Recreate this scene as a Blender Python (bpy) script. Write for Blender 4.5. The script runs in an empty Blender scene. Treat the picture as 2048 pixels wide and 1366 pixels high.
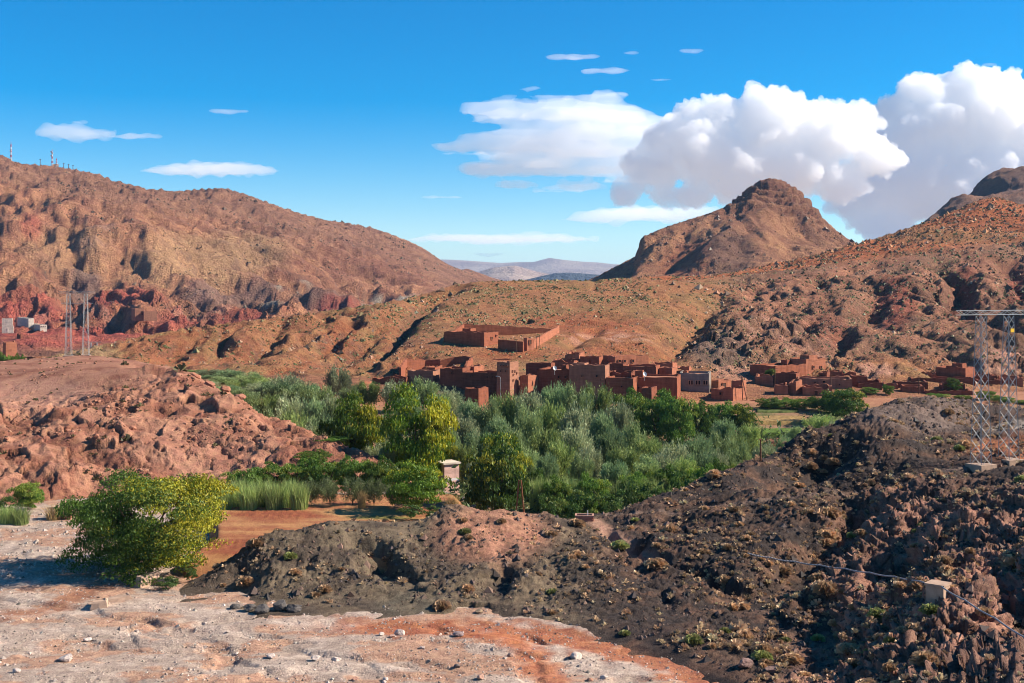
import bpy, math, random
import numpy as np
from mathutils import Vector, Matrix

random.seed(7)
RNG = np.random.default_rng(11)
scn = bpy.context.scene
COL = scn.collection
# ------------------------------------------------------------------ camera, sky, sun, exposure
F, HY, CZ = 2472.0, 580.0, 20.0            # focal length and horizon in photograph pixels, eye height over the wadi
def P(px, py, Y):                          # a point seen at (px, py) that stands Y metres away
    return Vector(((px-1024)/F*Y, Y, CZ-(py-HY)/F*Y))
cam = bpy.data.cameras.new('camera'); camo = bpy.data.objects.new('camera', cam); COL.objects.link(camo)
camo.location = (0, 0, CZ); camo.rotation_euler = (math.pi/2, 0, 0)
cam.sensor_width = 36; cam.lens = 36*F/2048; cam.shift_y = -(683-HY)/2048
cam.clip_start = 1; cam.clip_end = 90000
scn.camera = camo
SUN_EL, SUN_AZ = math.radians(34), math.radians(4)      # azimuth measured from +X towards +Y
sd = Vector((math.cos(SUN_EL)*math.cos(SUN_AZ), math.cos(SUN_EL)*math.sin(SUN_AZ), math.sin(SUN_EL)))
sun = bpy.data.lights.new('sun', 'SUN'); suno = bpy.data.objects.new('sun', sun); COL.objects.link(suno)
sun.energy = 5.0; sun.angle = math.radians(0.5); sun.color = (1.0, 0.90, 0.77)
suno.rotation_euler = sd.to_track_quat('Z', 'Y').to_euler()
world = bpy.data.worlds.new('World'); scn.world = world; world.use_nodes = True
wn = world.node_tree.nodes; wl = world.node_tree.links
sky = wn.new('ShaderNodeTexSky'); sky.sky_type = 'NISHITA'; sky.sun_disc = False
sky.sun_elevation = SUN_EL; sky.sun_rotation = math.pi/2 - SUN_AZ
sky.altitude = 1500; sky.air_density = 1.0; sky.dust_density = 0.0; sky.ozone_density = 2.5
hs = wn.new('ShaderNodeHueSaturation'); hs.inputs['Saturation'].default_value = 1.7; hs.inputs['Value'].default_value = 1.06
wl.new(sky.outputs[0], hs.inputs['Color']); wl.new(hs.outputs[0], wn['Background'].inputs['Color'])
wn['Background'].inputs['Strength'].default_value = 0.074
vs = scn.view_settings; vs.view_transform = 'Standard'; vs.look = 'None'; vs.gamma = 1; vs.exposure = 1.0
scn.cycles.use_denoising = True; scn.cycles.filter_width = 1.05
scn.cycles.max_bounces = 8; scn.cycles.diffuse_bounces = 3; scn.cycles.transparent_max_bounces = 8
scn.cycles.volume_bounces = 64; scn.cycles.max_bounces = 64

# ------------------------------------------------------------------ noise
_G = np.array([(1,1,0),(-1,1,0),(1,-1,0),(-1,-1,0),(1,0,1),(-1,0,1),(1,0,-1),(-1,0,-1),(0,1,1),(0,-1,1),(0,1,-1),(0,-1,-1),(1,1,0),(-1,1,0),(0,-1,1),(0,-1,-1)], dtype=np.float32)
def _h(ix, iy, iz, s):
    with np.errstate(over='ignore'):
        h = ix.astype(np.uint32)*np.uint32(374761393) + iy.astype(np.uint32)*np.uint32(668265263) + iz.astype(np.uint32)*np.uint32(2246822519) + np.uint32((s*2654435761) & 0xffffffff)
        h = (h ^ (h >> np.uint32(13)))*np.uint32(1274126177)
        h = (h ^ (h >> np.uint32(16)))*np.uint32(2246822519)
        return h ^ (h >> np.uint32(13))
def pn(p, s=0):
    p = np.asarray(p, dtype=np.float32); i = np.floor(p); f = p-i; i = i.astype(np.int64)
    u = f*f*f*(f*(f*6-15)+10); r = 0
    for a in (0, 1):
        wx = u[:,0] if a else 1-u[:,0]
        for b in (0, 1):
            wy = u[:,1] if b else 1-u[:,1]
            for c in (0, 1):
                wz = u[:,2] if c else 1-u[:,2]
                g = _G[_h(i[:,0]+a, i[:,1]+b, i[:,2]+c, s) & np.uint32(15)]
                r = r + wx*wy*wz*(g[:,0]*(f[:,0]-a)+g[:,1]*(f[:,1]-b)+g[:,2]*(f[:,2]-c))
    return r
def fbm(p, o=4, s=0, gain=.5, lac=2.03):
    p = np.asarray(p, dtype=np.float32); r = 0; a = 1.0
    for k in range(o):
        r = r + a*pn(p, s+k); p = p*lac+7.3; a *= gain
    return r
def ridged(p, o=4, s=0, gain=.5, lac=2.03):                # 0..1, sharp crests at 1
    p = np.asarray(p, dtype=np.float32); r = 0; a = 1.0; t = 0
    for k in range(o):
        n = 1-np.abs(pn(p, s+k))*1.6; r = r + a*n; t += a; p = p*lac+3.1; a *= gain
    return r/t
def worley(p, s=0):                                        # F1, F2, cell id 0..1
    p = np.asarray(p, dtype=np.float32); i = np.floor(p).astype(np.int64); n = len(p)
    f1 = np.full(n, 9., np.float32); f2 = f1.copy(); cid = np.zeros(n, np.float32)
    for a in (-1,0,1):
        for b in (-1,0,1):
            for c in (-1,0,1):
                x, y, z = i[:,0]+a, i[:,1]+b, i[:,2]+c
                h = _h(x, y, z, s)
                d = (x+(h & np.uint32(1023))/1023.-p[:,0])**2 + (y+((h >> np.uint32(10)) & np.uint32(1023))/1023.-p[:,1])**2 + (z+((h >> np.uint32(20)) & np.uint32(1023))/1023.-p[:,2])**2
                m = d < f1
                f2 = np.where(m, f1, np.minimum(f2, d)); cid = np.where(m, (h & np.uint32(65535))/65535., cid); f1 = np.where(m, d, f1)
    return np.sqrt(f1), np.sqrt(f2), cid
def facets(p, s=0, tilt=1.):
    """broken-stone relief: every cell is a plane with a tilt of its own (about -.5..+.5)"""
    p = np.asarray(p, dtype=np.float32); i = np.floor(p).astype(np.int64); n = len(p); f1 = np.full(n, 9., np.float32); f2 = f1.copy(); q = np.zeros((n,3), np.float32); hh = np.zeros(n, np.uint32)
    for a in (-1,0,1):
        for b in (-1,0,1):
            for c in (-1,0,1):
                x, y, z = i[:,0]+a, i[:,1]+b, i[:,2]+c; h = _h(x, y, z, s)
                d = np.stack([p[:,0]-x-(h & np.uint32(1023))/1023., p[:,1]-y-((h >> np.uint32(10)) & np.uint32(1023))/1023., p[:,2]-z-((h >> np.uint32(20)) & np.uint32(1023))/1023.], 1); e = (d*d).sum(1)
                m = e < f1; f2 = np.where(m, f1, np.minimum(f2, e)); f1 = np.where(m, e, f1); q = np.where(m[:,None], d, q); hh = np.where(m, h, hh)
    a = (hh & np.uint32(255))/255.*6.283; b = ((hh >> np.uint32(8)) & np.uint32(255))/255.-.5
    return tilt*(np.cos(a)*q[:,0]+np.sin(a)*q[:,1]+1.2*b*q[:,2])+.5*(((hh >> np.uint32(16)) & np.uint32(255))/255.-.5), np.sqrt(f2)-np.sqrt(f1)
def sst(a, b, x):
    t = np.clip((x-a)/(b-a), 0, 1); return t*t*(3-2*t)
def rbf(ctrl, X, Y, sx=1., sy=1., c=.02, lam=0.):          # multiquadric surface through (X, Y, z) points
    A = np.array(ctrl, float); n = len(A)
    q = np.stack([A[:,0]/sx, A[:,1]/sy], 1); z = A[:,2]
    ph = lambda d2: -np.sqrt(d2+c*c)
    K = ph(((q[:,None]-q[None])**2).sum(-1)) - lam*np.eye(n)
    Pm = np.c_[np.ones(n), q]
    M = np.block([[K, Pm],[Pm.T, np.zeros((3,3))]])
    w = np.linalg.solve(M, np.r_[z, 0, 0, 0])
    xs, ys = (X/sx).ravel(), (Y/sy).ravel()
    out = w[n]+w[n+1]*xs+w[n+2]*ys
    for k in range(n): out += w[k]*ph((xs-q[k,0])**2+(ys-q[k,1])**2)
    return out.reshape(X.shape)
def seg_dist(X, Y, pts):                                   # distance to a polyline in plan, and the position along it (0..1)
    best = np.full(X.shape, 1e9); t_at = np.zeros(X.shape); side = np.zeros(X.shape); n = len(pts)-1
    for k in range(n):
        (ax, ay), (bx, by) = pts[k][:2], pts[k+1][:2]; dx, dy = bx-ax, by-ay; L = dx*dx+dy*dy+1e-9
        t = np.clip(((X-ax)*dx+(Y-ay)*dy)/L, 0, 1); d = np.hypot(X-ax-t*dx, Y-ay-t*dy)
        m = d < best; best = np.where(m, d, best); t_at = np.where(m, (k+t)/n, t_at)
        side = np.where(m, np.sign((X-ax)*dy-(Y-ay)*dx), side)
    return best, t_at, side

def erode(Z, dx, dy, iters, K, m=.45, diff=.12, fill=3):
    """stream-power erosion of a regular grid: water runs down the steepest way and cuts branching gullies"""
    import heapq
    R, C = Z.shape; Z = Z.astype(float).copy(); idx = np.arange(R*C).reshape(R, C)
    sh = [(a, b, math.hypot(a*dy, b*dx)) for a in (-1,0,1) for b in (-1,0,1) if a or b]
    for it in range(iters):
        if it % fill == 0:                                 # raise closed hollows so that everything drains
            z = Z.ravel().tolist(); seen = [False]*(R*C); hp = []
            for i in np.r_[idx[0], idx[-1], idx[1:-1,0], idx[1:-1,-1]].tolist(): seen[i] = True; hp.append((z[i], i))
            heapq.heapify(hp)
            while hp:
                h, i = heapq.heappop(hp); r, c = divmod(i, C)
                for a, b, _ in sh:
                    rr, cc = r+a, c+b
                    if 0 <= rr < R and 0 <= cc < C:
                        j = rr*C+cc
                        if not seen[j]:
                            seen[j] = True
                            if z[j] <= h: z[j] = h+1e-3
                            heapq.heappush(hp, (z[j], j))
            Z = np.array(z).reshape(R, C)
        best = np.zeros_like(Z); rec = idx.copy(); dist = np.ones_like(Z); Zp = np.pad(Z, 1, constant_values=1e9)
        for a, b, d in sh:
            s_ = (Z-Zp[1+a:1+a+R, 1+b:1+b+C])/d; k = s_ > best; best = np.where(k, s_, best); rec = np.where(k, idx+a*C+b, rec); dist = np.where(k, d, dist)
        order = np.argsort(Z.ravel()); ol = order.tolist(); rl = rec.ravel().tolist(); acc = [dx*dy]*(R*C)
        for i in reversed(ol):
            r = rl[i]
            if r != i: acc[r] += acc[i]
        c = (K*np.array(acc)**m/dist.ravel()).tolist(); z = Z.ravel().tolist()
        for i in ol:
            r = rl[i]
            if r != i: z[i] = (z[i]+c[i]*z[r])/(1+c[i])
        Z = np.array(z).reshape(R, C); Z = Z*(1-diff)+blur(Z, 1)*diff
    return Z, np.array(acc).reshape(R, C)
def sample(G, x0, dx, y0, dy, X, Y):
    R, C = G.shape; u = np.clip((X-x0)/dx, 0, C-1.001); v = np.clip((Y-y0)/dy, 0, R-1.001); c = u.astype(int); r = v.astype(int); u = u-c; v = v-r
    return G[r,c]*(1-u)*(1-v)+G[r,c+1]*u*(1-v)+G[r+1,c]*(1-u)*v+G[r+1,c+1]*u*v
def eroded(K, c, X, Y, x0, x1, y0, y1, d, iters, k, rough, fr, seed, m=.45, diff=.12):
    """how much erosion lowers the control surface K at (X, Y), and where the water gathers"""
    xs = np.arange(x0, x1, d); ys = np.arange(y0, y1, d); GX, GY = np.meshgrid(xs, ys); Z0 = rbf(K, GX, GY, 1, 1, c=c)
    Zs = Z0+rough*fbm(n2(GX, GY, 0*GX)/fr, 5, seed).reshape(GX.shape); Z1, acc = erode(Zs, d, d, iters, k, m, diff)
    D = Z1-Z0; return sample(D, x0, d, y0, d, X, Y), sample(np.log(acc/d/d), x0, d, y0, d, X, Y)

# ------------------------------------------------------------------ materials
def mat_new(name):
    m = bpy.data.materials.new(name); m.use_nodes = True
    return m, m.node_tree.nodes, m.node_tree.links, m.node_tree.nodes['Principled BSDF']
def mat_ground(name, scale, bump=.6, dist=.2, rough=.95, amt=.45, fine=6.0, hue=.012):
    """colour from the 'col' attribute of the geology, broken up by two noises, with fine relief"""
    m, n, l, b = mat_new(name)
    b.inputs['Roughness'].default_value = rough; b.inputs['Specular IOR Level'].default_value = .15
    at = n.new('ShaderNodeAttribute'); at.attribute_name = 'col'
    tc = n.new('ShaderNodeNewGeometry')
    n1 = n.new('ShaderNodeTexNoise'); n1.inputs['Scale'].default_value = scale; n1.inputs['Detail'].default_value = 6; n1.inputs['Roughness'].default_value = .7
    n2 = n.new('ShaderNodeTexNoise'); n2.inputs['Scale'].default_value = scale*fine; n2.inputs['Detail'].default_value = 3; n2.inputs['Roughness'].default_value = .7
    l.new(tc.outputs['Position'], n1.inputs['Vector']); l.new(tc.outputs['Position'], n2.inputs['Vector'])
    mp = n.new('ShaderNodeMath'); mp.operation = 'ADD'; l.new(n1.outputs['Fac'], mp.inputs[0]); l.new(n2.outputs['Fac'], mp.inputs[1])
    mr = n.new('ShaderNodeMapRange'); mr.inputs['From Min'].default_value = .65; mr.inputs['From Max'].default_value = 1.35
    mr.inputs['To Min'].default_value = 1-amt; mr.inputs['To Max'].default_value = 1+amt
    l.new(mp.outputs[0], mr.inputs['Value'])
    mx = n.new('ShaderNodeVectorMath'); mx.operation = 'SCALE'; l.new(at.outputs['Color'], mx.inputs[0]); l.new(mr.outputs[0], mx.inputs['Scale'])
    h = n.new('ShaderNodeHueSaturation'); mh = n.new('ShaderNodeMapRange'); mh.inputs['From Min'].default_value = .3; mh.inputs['From Max'].default_value = .7
    mh.inputs['To Min'].default_value = .5-hue; mh.inputs['To Max'].default_value = .5+hue
    h.inputs['Saturation'].default_value = 1.04; l.new(n1.outputs['Fac'], mh.inputs['Value']); l.new(mh.outputs[0], h.inputs['Hue']); l.new(mx.outputs[0], h.inputs['Color'])
    l.new(h.outputs[0], b.inputs['Base Color'])
    bp = n.new('ShaderNodeBump'); bp.inputs['Strength'].default_value = bump; bp.inputs['Distance'].default_value = dist
    l.new(mp.outputs[0], bp.inputs['Height']); l.new(bp.outputs[0], b.inputs['Normal'])
    return m
def mat_plain(name, col, rough=.9, var=.25, scale=1.5, metal=0., bump=.2, spec=.2):
    m, n, l, b = mat_new(name)
    b.inputs['Roughness'].default_value = rough; b.inputs['Metallic'].default_value = metal; b.inputs['Specular IOR Level'].default_value = spec
    tc = n.new('ShaderNodeNewGeometry'); t = n.new('ShaderNodeTexNoise'); t.inputs['Scale'].default_value = scale; t.inputs['Detail'].default_value = 6; t.inputs['Roughness'].default_value = .65
    l.new(tc.outputs['Position'], t.inputs['Vector'])
    r = n.new('ShaderNodeMapRange'); r.inputs['From Min'].default_value = .3; r.inputs['From Max'].default_value = .7; r.inputs['To Min'].default_value = 1-var; r.inputs['To Max'].default_value = 1+var
    l.new(t.outputs['Fac'], r.inputs['Value'])
    s = n.new('ShaderNodeVectorMath'); s.operation = 'SCALE'; s.inputs[0].default_value = col; l.new(r.outputs[0], s.inputs['Scale']); l.new(s.outputs[0], b.inputs['Base Color'])
    if bump:
        bp = n.new('ShaderNodeBump'); bp.inputs['Strength'].default_value = bump; bp.inputs['Distance'].default_value = .05
        l.new(t.outputs['Fac'], bp.inputs['Height']); l.new(bp.outputs[0], b.inputs['Normal'])
    return m

# ------------------------------------------------------------------ mesh helpers
def mesh_np(name, V, Fc, col=None, smooth=True):
    """V (n,3), Fc (m,k) one polygon size"""
    me = bpy.data.meshes.new(name); V = np.ascontiguousarray(V, np.float32); Fc = np.ascontiguousarray(Fc, np.int32)
    m, k = Fc.shape
    me.vertices.add(len(V)); me.vertices.foreach_set('co', V.ravel())
    me.loops.add(m*k); me.loops.foreach_set('vertex_index', Fc.ravel())
    me.polygons.add(m); me.polygons.foreach_set('loop_start', np.arange(m, dtype=np.int32)*k)
    if smooth: me.polygons.foreach_set('use_smooth', np.ones(m, bool))
    else: me.polygons.foreach_set('use_smooth', np.zeros(m, bool))
    if col is not None:
        a = me.color_attributes.new('col', 'FLOAT_COLOR', 'POINT')
        a.data.foreach_set('color', np.c_[np.clip(col, 0, 1), np.ones(len(V))].astype(np.float32).ravel())
    me.update(); me.validate(); return me
def link(name, me, mat=None, parent=None):
    o = bpy.data.objects.new(name, me); COL.objects.link(o)
    if mat is not None and me is not None and not me.materials: me.materials.append(mat)
    if parent is not None: o.parent = parent
    return o
def tag(o, label=None, cat=None, group=None, kind=None):
    if cat and not kind: kind = 'thing'
    for k, v in (('label', label), ('category', cat), ('group', group), ('kind', kind)):
        if v: o[k] = v
    return o
def grid_xy(px0, px1, nc, rows):
    px = np.linspace(px0, px1, nc); Ys = np.concatenate([np.linspace(a, b, n, endpoint=False) for a, b, n in rows])
    PX, Y = np.meshgrid(px, Ys); return PX, (PX-1024)/F*Y, Y
def normals(X, Y, Z):
    V = np.stack([X, Y, Z], -1); du = np.gradient(V, axis=1); dv = np.gradient(V, axis=0)
    n = np.cross(du, dv); n /= np.linalg.norm(n, axis=-1, keepdims=True)+1e-12
    return n
def blur(A, k=1):
    for _ in range(k):
        B = A.copy(); B[1:-1] = (A[:-2]+2*A[1:-1]+A[2:])/4; C = B.copy(); C[:,1:-1] = (B[:,:-2]+2*B[:,1:-1]+B[:,2:])/4; A = C
    return A
SHEETS = {}; GRID = {}
def sheet(name, X, Y, Z, col, mat, plan=None):
    R, C = X.shape; V = np.stack([X, Y, Z], -1).reshape(-1, 3)
    idx = np.arange(R*C).reshape(R, C)
    Fc = np.stack([idx[:-1,:-1], idx[:-1,1:], idx[1:,1:], idx[1:,:-1]], -1).reshape(-1, 4)
    o = link(name, mesh_np(name, V, Fc, col.reshape(-1, 3)), mat); tag(o, kind='structure')
    SHEETS[name] = (X, Y, Z, col); GRID[name] = (*(plan or (X, Y)), Z); return o
def proj(X, Y, Z): return 1024+X/Y*F, HY-(Z-CZ)/Y*F
def mixc(c, d, m):
    return c*(1-m[..., None])+np.asarray(d)*m[..., None]
def blob(PX, PY, x, y, rx, ry, soft=.5):
    return 1-sst(1-soft, 1, np.hypot((PX-x)/rx, (PY-y)/ry))
def fix_crest(X, Y, Z, prof, Y0, depth, sm=9):
    """raise or lower the crest (rows near Y0(x)) until its skyline follows the surveyed profile, keeping the small roughness"""
    xs, ys = zip(*prof)
    for _ in range(3):
        PX, PY = proj(X, Y, Z); cx = PX.mean(0); dy = Y-(np.interp(cx, xs, Y0)[None] if not np.isscalar(Y0) else Y0); top = np.where(np.abs(dy) < 2*depth, PY, 1e6).min(0); e = top-np.interp(cx, xs, ys); k = np.ones(sm)/sm; e = np.convolve(np.pad(e, sm//2, mode='edge'), k, 'valid')
        inside = sst(xs[0]-1, xs[0]+12, cx)*sst(xs[-1]+1, xs[-1]-12, cx); w = np.exp(-(dy/depth)**2); e = np.clip(e, -40, 40)
        Z = Z+(e*inside)[None]*Y/F*w
    return Z
def n2(*s):                                                # noise on a grid: shape kept
    X, Y, Z = s; return np.stack([X, Y, Z], -1).reshape(-1, 3)
# ------------------------------------------------------------------ terrain
def ctrl(pts):
    return [tuple(P(*p)) for p in pts]
def arr(*c): return np.array(c)
RED, ORANGE, TAN, PINK = arr(.30,.085,.050), arr(.36,.125,.055), arr(.36,.205,.105), arr(.42,.20,.135)
DARK, PURPLE, OLIVE, GRAVEL, SAND = arr(.040,.032,.029), arr(.17,.085,.070), arr(.23,.16,.070), arr(.378,.284,.222), arr(.385,.21,.132)
CREAM, MAROON, GREYR, BROWN = arr(.48,.33,.21), arr(.17,.050,.040), arr(.25,.20,.16), arr(.26,.135,.075)

# ---- wadi bed
PX, X, Y = grid_xy(-260, 2320, 660, [(40,62,14),(62,84,120),(84,126,70)])
def wadi_z(X, Y):
    p = n2(X/9, Y/5, 0*X); w = fbm(p, 3, 50).reshape(X.shape)
    br = ridged(n2((X+6*w)/16, (Y+3*w)/5.5, 0*X+3), 3, 51).reshape(X.shape)
    z = -.22*sst(.72, .95, br)+.13*w
    z += .05*fbm(n2(X/1.2, Y/1.2, 0*X), 3, 52).reshape(X.shape)
    # cut banks of the small gullies that the last flood left
    for pts, dp in [([(250,1240),(272,1262),(282,1300)], .16), ([(165,1262),(190,1278),(225,1285)], .2), ([(700,1300),(735,1320),(760,1345)], .15),
                    ([(548,1285),(620,1300),(700,1310)], .2), ([(1060,1262),(1090,1275),(1095,1290)], .3)]:
        q = [((px-1024)/(py-580)*20, 20*F/(py-580)) for px, py in pts]
        d, t, s = seg_dist(X+.5*w, Y+.4*w, q); z -= dp*.8*np.exp(-(d/1.1)**2)*sst(-.06, .06, d*s)*np.sin(np.pi*np.clip(t*.9+.05, 0, 1))
    for pts, dp in [([(-120,1190),(0,1200),(120,1215),(260,1240),(420,1258),(560,1268)], .20), ([(60,1310),(180,1296),(300,1290),(420,1302),(520,1300),(640,1310),(760,1320),(900,1345)], .16), ([(880,1284),(960,1298),(1040,1320),(1080,1360)], .14), ([(-60,1095),(40,1104),(110,1118),(170,1124)], .16), ([(380,1240),(440,1330),(430,1400)], .12)]:
        q = [((px-1024)/(py-580)*20, 20*F/(py-580)) for px, py in pts]; d, t, s = seg_dist(X+1.2*w, Y+.9*w, q); z -= dp*sst(.75, .45, d)
    z -= .35*sst(95, 126, Y)*8*sst(1024-250, 1300, 1024+X/Y*F)
    return z
Z = wadi_z(X, Y); _, PY = proj(X, Y, Z)
a = fbm(n2(X/7, Y/4, 0*X+9), 4, 60).reshape(X.shape); b_ = fbm(n2(X/1.5, Y/1.5, 0*X), 3, 61).reshape(X.shape)
col = mixc(np.broadcast_to(GRAVEL, X.shape+(3,)), SAND, sst(.0, .14, a+.5*b_)*.75)
col = mixc(col, arr(.45,.35,.28), sst(.1,.45,-a+.4*b_)*.7)
chan = [(520,1262,.35),(700,1252,.9),(860,1252,1.),(1000,1256,1.),(1120,1270,1.),(1240,1295,1.),(1360,1335,.9),(1450,1370,.9)]
q = [((px-1024)/(py-580)*20, 20*F/(py-580)) for px, py, _ in chan]
d, t, s = seg_dist(X, Y+.6*a, q)
col = mixc(col, arr(.35,.125,.065), (1-sst(.9, 2.6, d+1.6*b_))*sst(.02,.2,t)*.9); Z -= .18*(1-sst(.6, 2.2, d))
q = [((px-1024)/(py-580)*20, 20*F/(py-580)) for px, py in [(980,1268),(1060,1300),(1090,1345),(1110,1390)]]
d, t, s = seg_dist(X, Y+.8*a, q); col = mixc(col, arr(.42,.15,.075), (1-sst(.3, 1.7, d+b_))*.85)
q = [((px-1024)/(py-580)*20, 20*F/(py-580)) for px, py in [(0,1232),(90,1222),(140,1192),(200,1175)]]
d, t, s = seg_dist(X, Y+.6*a, q); col = mixc(col, arr(.30,.14,.085), (1-sst(.3, 1.5, d+b_))*.9)
col = col*(1+.22*b_[..., None])
sheet('wadi_bed', X, Y, Z, col, mat_ground('gravel_bed', 1.7, bump=1., dist=.10, amt=.55, fine=5))
NEAR = {'wadi': (X, Y, Z)}

# ---- valley floor under the grove
PX, X, Y = grid_xy(-300, 2400, 200, [(112,330,90)])
def valley_z(X, Y):
    px = 1024+X/Y*F
    z = -.6 - 5.2*sst(112, 175, Y) + 3.0*sst(195, 262, Y)
    return z+.3*fbm(n2(X/14, Y/14, 0*X), 3, 70).reshape(X.shape)
Z = valley_z(X, Y); g = fbm(n2(X/12, Y/12, 0*X), 4, 71).reshape(X.shape)
col = mixc(np.broadcast_to(arr(.10,.105,.035), X.shape+(3,)), arr(.26,.15,.085), sst(-.05,.3,g))
col = mixc(col, arr(.34,.16,.09), sst(236, 252, Y))
sheet('valley_floor', X, Y, Z, col, mat_ground('valley_earth', .8, bump=.6, dist=.2))

# ---- ploughed field on its low terrace
PX, X, Y = grid_xy(300, 960, 170, [(84,128,105)])
ed = sst(395, 440, PX+8*(94-Y)*(Y < 94))*sst(955, 900, PX)*sst(84.5, 88, Y)
fn = fbm(n2(X/2, Y/2, 0*X), 4, 75).reshape(X.shape)
Z = -1.2+(2.4-2.2*sst(112, 126, Y))*ed+.06*fn; _, PY0 = proj(X, Y, Z)
clod = np.clip(blob(PX, PY0, 500, 1095, 110, 24, .4)+blob(PX, PY0, 560, 1030, 130, 12, .4), 0, 1)
Z += ed*(.07*np.sin(Y*4.2+.25*X+.8*fn)*(1-clod)+.16*clod*np.abs(fbm(n2(X/.5, Y/.5, 0*X), 3, 76).reshape(X.shape)))
col = mixc(np.broadcast_to(arr(.40,.20,.095), X.shape+(3,)), arr(.31,.125,.065), sst(-.15,.25,.6*fn+.5*np.sin(Y*2.1+.12*X+.8*fn)))
col = mixc(col, arr(.25,.082,.045), clod*.9)
col = mixc(col, arr(.42,.26,.115), blob(PX, PY0, 740, 1025, 130, 13)*.8); col = mixc(col, arr(.17,.17,.05), blob(PX, PY0, 760, 1036, 90, 5)*.8)
sheet('ploughed_field', X, Y, Z, col, mat_ground('field_earth', 2., bump=.9, dist=.1, amt=.3))
# ---- small terraced plots by the river, right of the grove
for nm, px0, px1, y0, y1, zz, c in [('stubble_plot',1498,1612,225,236,-3.9,arr(.33,.21,.085)),('green_plot',1520,1606,210,218,-4.3,arr(.11,.17,.03)),('upper_plot',1510,1600,238,244,-3.3,arr(.11,.13,.04)),('earth_plot',1530,1590,202,208,-4.8,arr(.27,.13,.075))]:
    PX, X, Y = grid_xy(px0, px1, 40, [(y0,y1,24)]); e = np.minimum(sst(px0, px0+3, PX)*sst(px1, px1-3, PX), sst(y0, y0+.4, Y)*sst(y1, y1-.4, Y)); fn = fbm(n2(X, Y, 0*X), 3, 77).reshape(X.shape)
    Z = zz-1.6*(1-e)+.10*fn; sheet(nm, X, Y, Z, mixc(np.broadcast_to(c, X.shape+(3,)), c*.6, sst(-.2,.3,fn)), mat_ground(nm+'_earth', 1.5, dist=.1))

# ---- dark hill with the mound, the saddle and the near spur
K = []
for px, py in [(360,1192),(440,1214),(500,1232),(600,1238),(700,1236),(850,1230),(960,1226),(1060,1241),(1180,1266),(1290,1296),(1380,1330),(1450,1366),(1520,1420)]:
    Yf = 20*F/(py-580); K.append(((px-1024)/F*Yf, Yf, -.12)); K.append(((px-1024)/F*Yf*.97-.3, Yf*.955, -1.1))
mound = [(380,1172,83),(440,1128,85),(540,1078,87),(590,1057,88),(700,1046,91),(800,1042,93),(850,1040,94),(885,1018,93),(920,1013,93),(960,1019,94),(1000,1020,95),(1060,1028,96),(1150,1034,98),(1210,1030,99.5)]
K += ctrl(mound)
K += ctrl([(470,1190,82),(540,1155,82),(560,1200,79.5),(640,1140,82.5),(640,1200,79),(760,1150,82),(760,1200,79),(830,1110,86),(870,1180,80),(900,1090,88),(980,1100,87),(1000,1180,79.5),
           (1080,1090,89),(1120,1160,81.5),(1200,1090,90),(1240,1180,79),(1300,1240,73),(1310,1070,93)])
crest = [(1250,1016,101),(1350,976,104),(1430,945,107),(1500,916,110),(1600,872,114),(1680,842,116),(1735,812,118),(1800,798,121),(1880,800,124),(1950,806,127),(2048,826,130),(2200,830,135)]
K += ctrl(crest)
for px, py, Yc in mound+crest:
    p = P(px, py, Yc); K.append((p.x*(Yc+7)/Yc, Yc+7, p.z-2.2)); K.append((p.x*(Yc+20)/Yc, Yc+20, -6.5))
K.append(tuple(P(395,1120,91))); K.append(tuple(P(330,1190,84)))
K += ctrl([(1500,1005,96),(1700,975,98),(1900,936,100),(1960,927,100),(2015,912,103),(2100,900,105),(1800,880,109),(1900,860,113),(2000,862,117),(1640,930,109.5),(1560,960,106),(1770,880,104.5),(1700,850,113.5),
           (1400,1080,89),(1500,1090,86),(1420,1200,77),(1500,1250,71),(1600,1180,75),(1560,1330,64),(1620,1280,67),(1700,1100,83),(1700,1230,68),(1680,1366,59),(1600,1366,61),
           (1870,1040,79),(1950,1010,81),(2048,970,84),(1760,1090,84),(1780,1160,76),(1870,1130,70.5),(1960,1110,71),(2048,1070,73),(1840,1220,63.5),(1720,1290,64.5),(1800,1290,58.5),(1900,1220,61.5),(1980,1230,60),(2048,1200,61),(1765,1375,53),(1850,1366,51.5),(1950,1366,50),(2048,1340,49.5),(2200,1250,55),(2200,1100,66),
           (1700,1500,50),(2000,1500,46),(2250,1450,45)])
PX, X, Y = grid_xy(320, 2640, 860, [(44,58,20),(58,102,225),(102,122,66),(122,152,14)])
Z = rbf(K, X, Y, 1, 1, c=1.2)
H0 = Z.copy(); _, PY0 = proj(X, Y, Z)
er, ac = eroded(K, 1.2, X, Y, -34, 72, 42, 156, .42, 14, .03, .6, 4., 301, .45, .08); Z = Z+er*sst(.1, 1.2, H0)*sst(60, 66, Y+.02*PX-30)*(1-.0*er)
rk = sst(1560, 1900, PX+.45*(PY0-1000)+60)*sst(930, 1010, PY0)       # the pink rock of the near spur
def gully(pts, w, dp):
    global Z
    q = [tuple(P(*p))[:2] for p in pts]; wob = fbm(n2(X/2.5, Y/2.5, 0*X), 3, 81).reshape(X.shape)
    d, t, s = seg_dist(X+wob, Y+wob, q); Z = Z-dp*np.exp(-(d/w)**2)*sst(0, .15, t)*(1-.6*sst(.8, 1, t))
gully([(712,1072,88.5),(750,1110,85.5),(800,1150,82.5),(850,1185,80)], .8, 1.7)
gully([(1030,1120,85.5),(1000,1160,82),(962,1200,79.5),(945,1228,76.5)], .9, 1.7)
gully([(1195,1045,96),(1250,1090,91),(1320,1135,86),(1400,1160,83),(1470,1200,78),(1520,1260,72)], .8, 1.5)
gully([(1480,1180,80),(1540,1230,73),(1590,1300,66.5),(1600,1366,62)], 1.1, 2.2)
gully([(1760,960,96),(1660,1040,88),(1580,1110,81),(1520,1180,76)], 1.5, 1.7)
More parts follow.
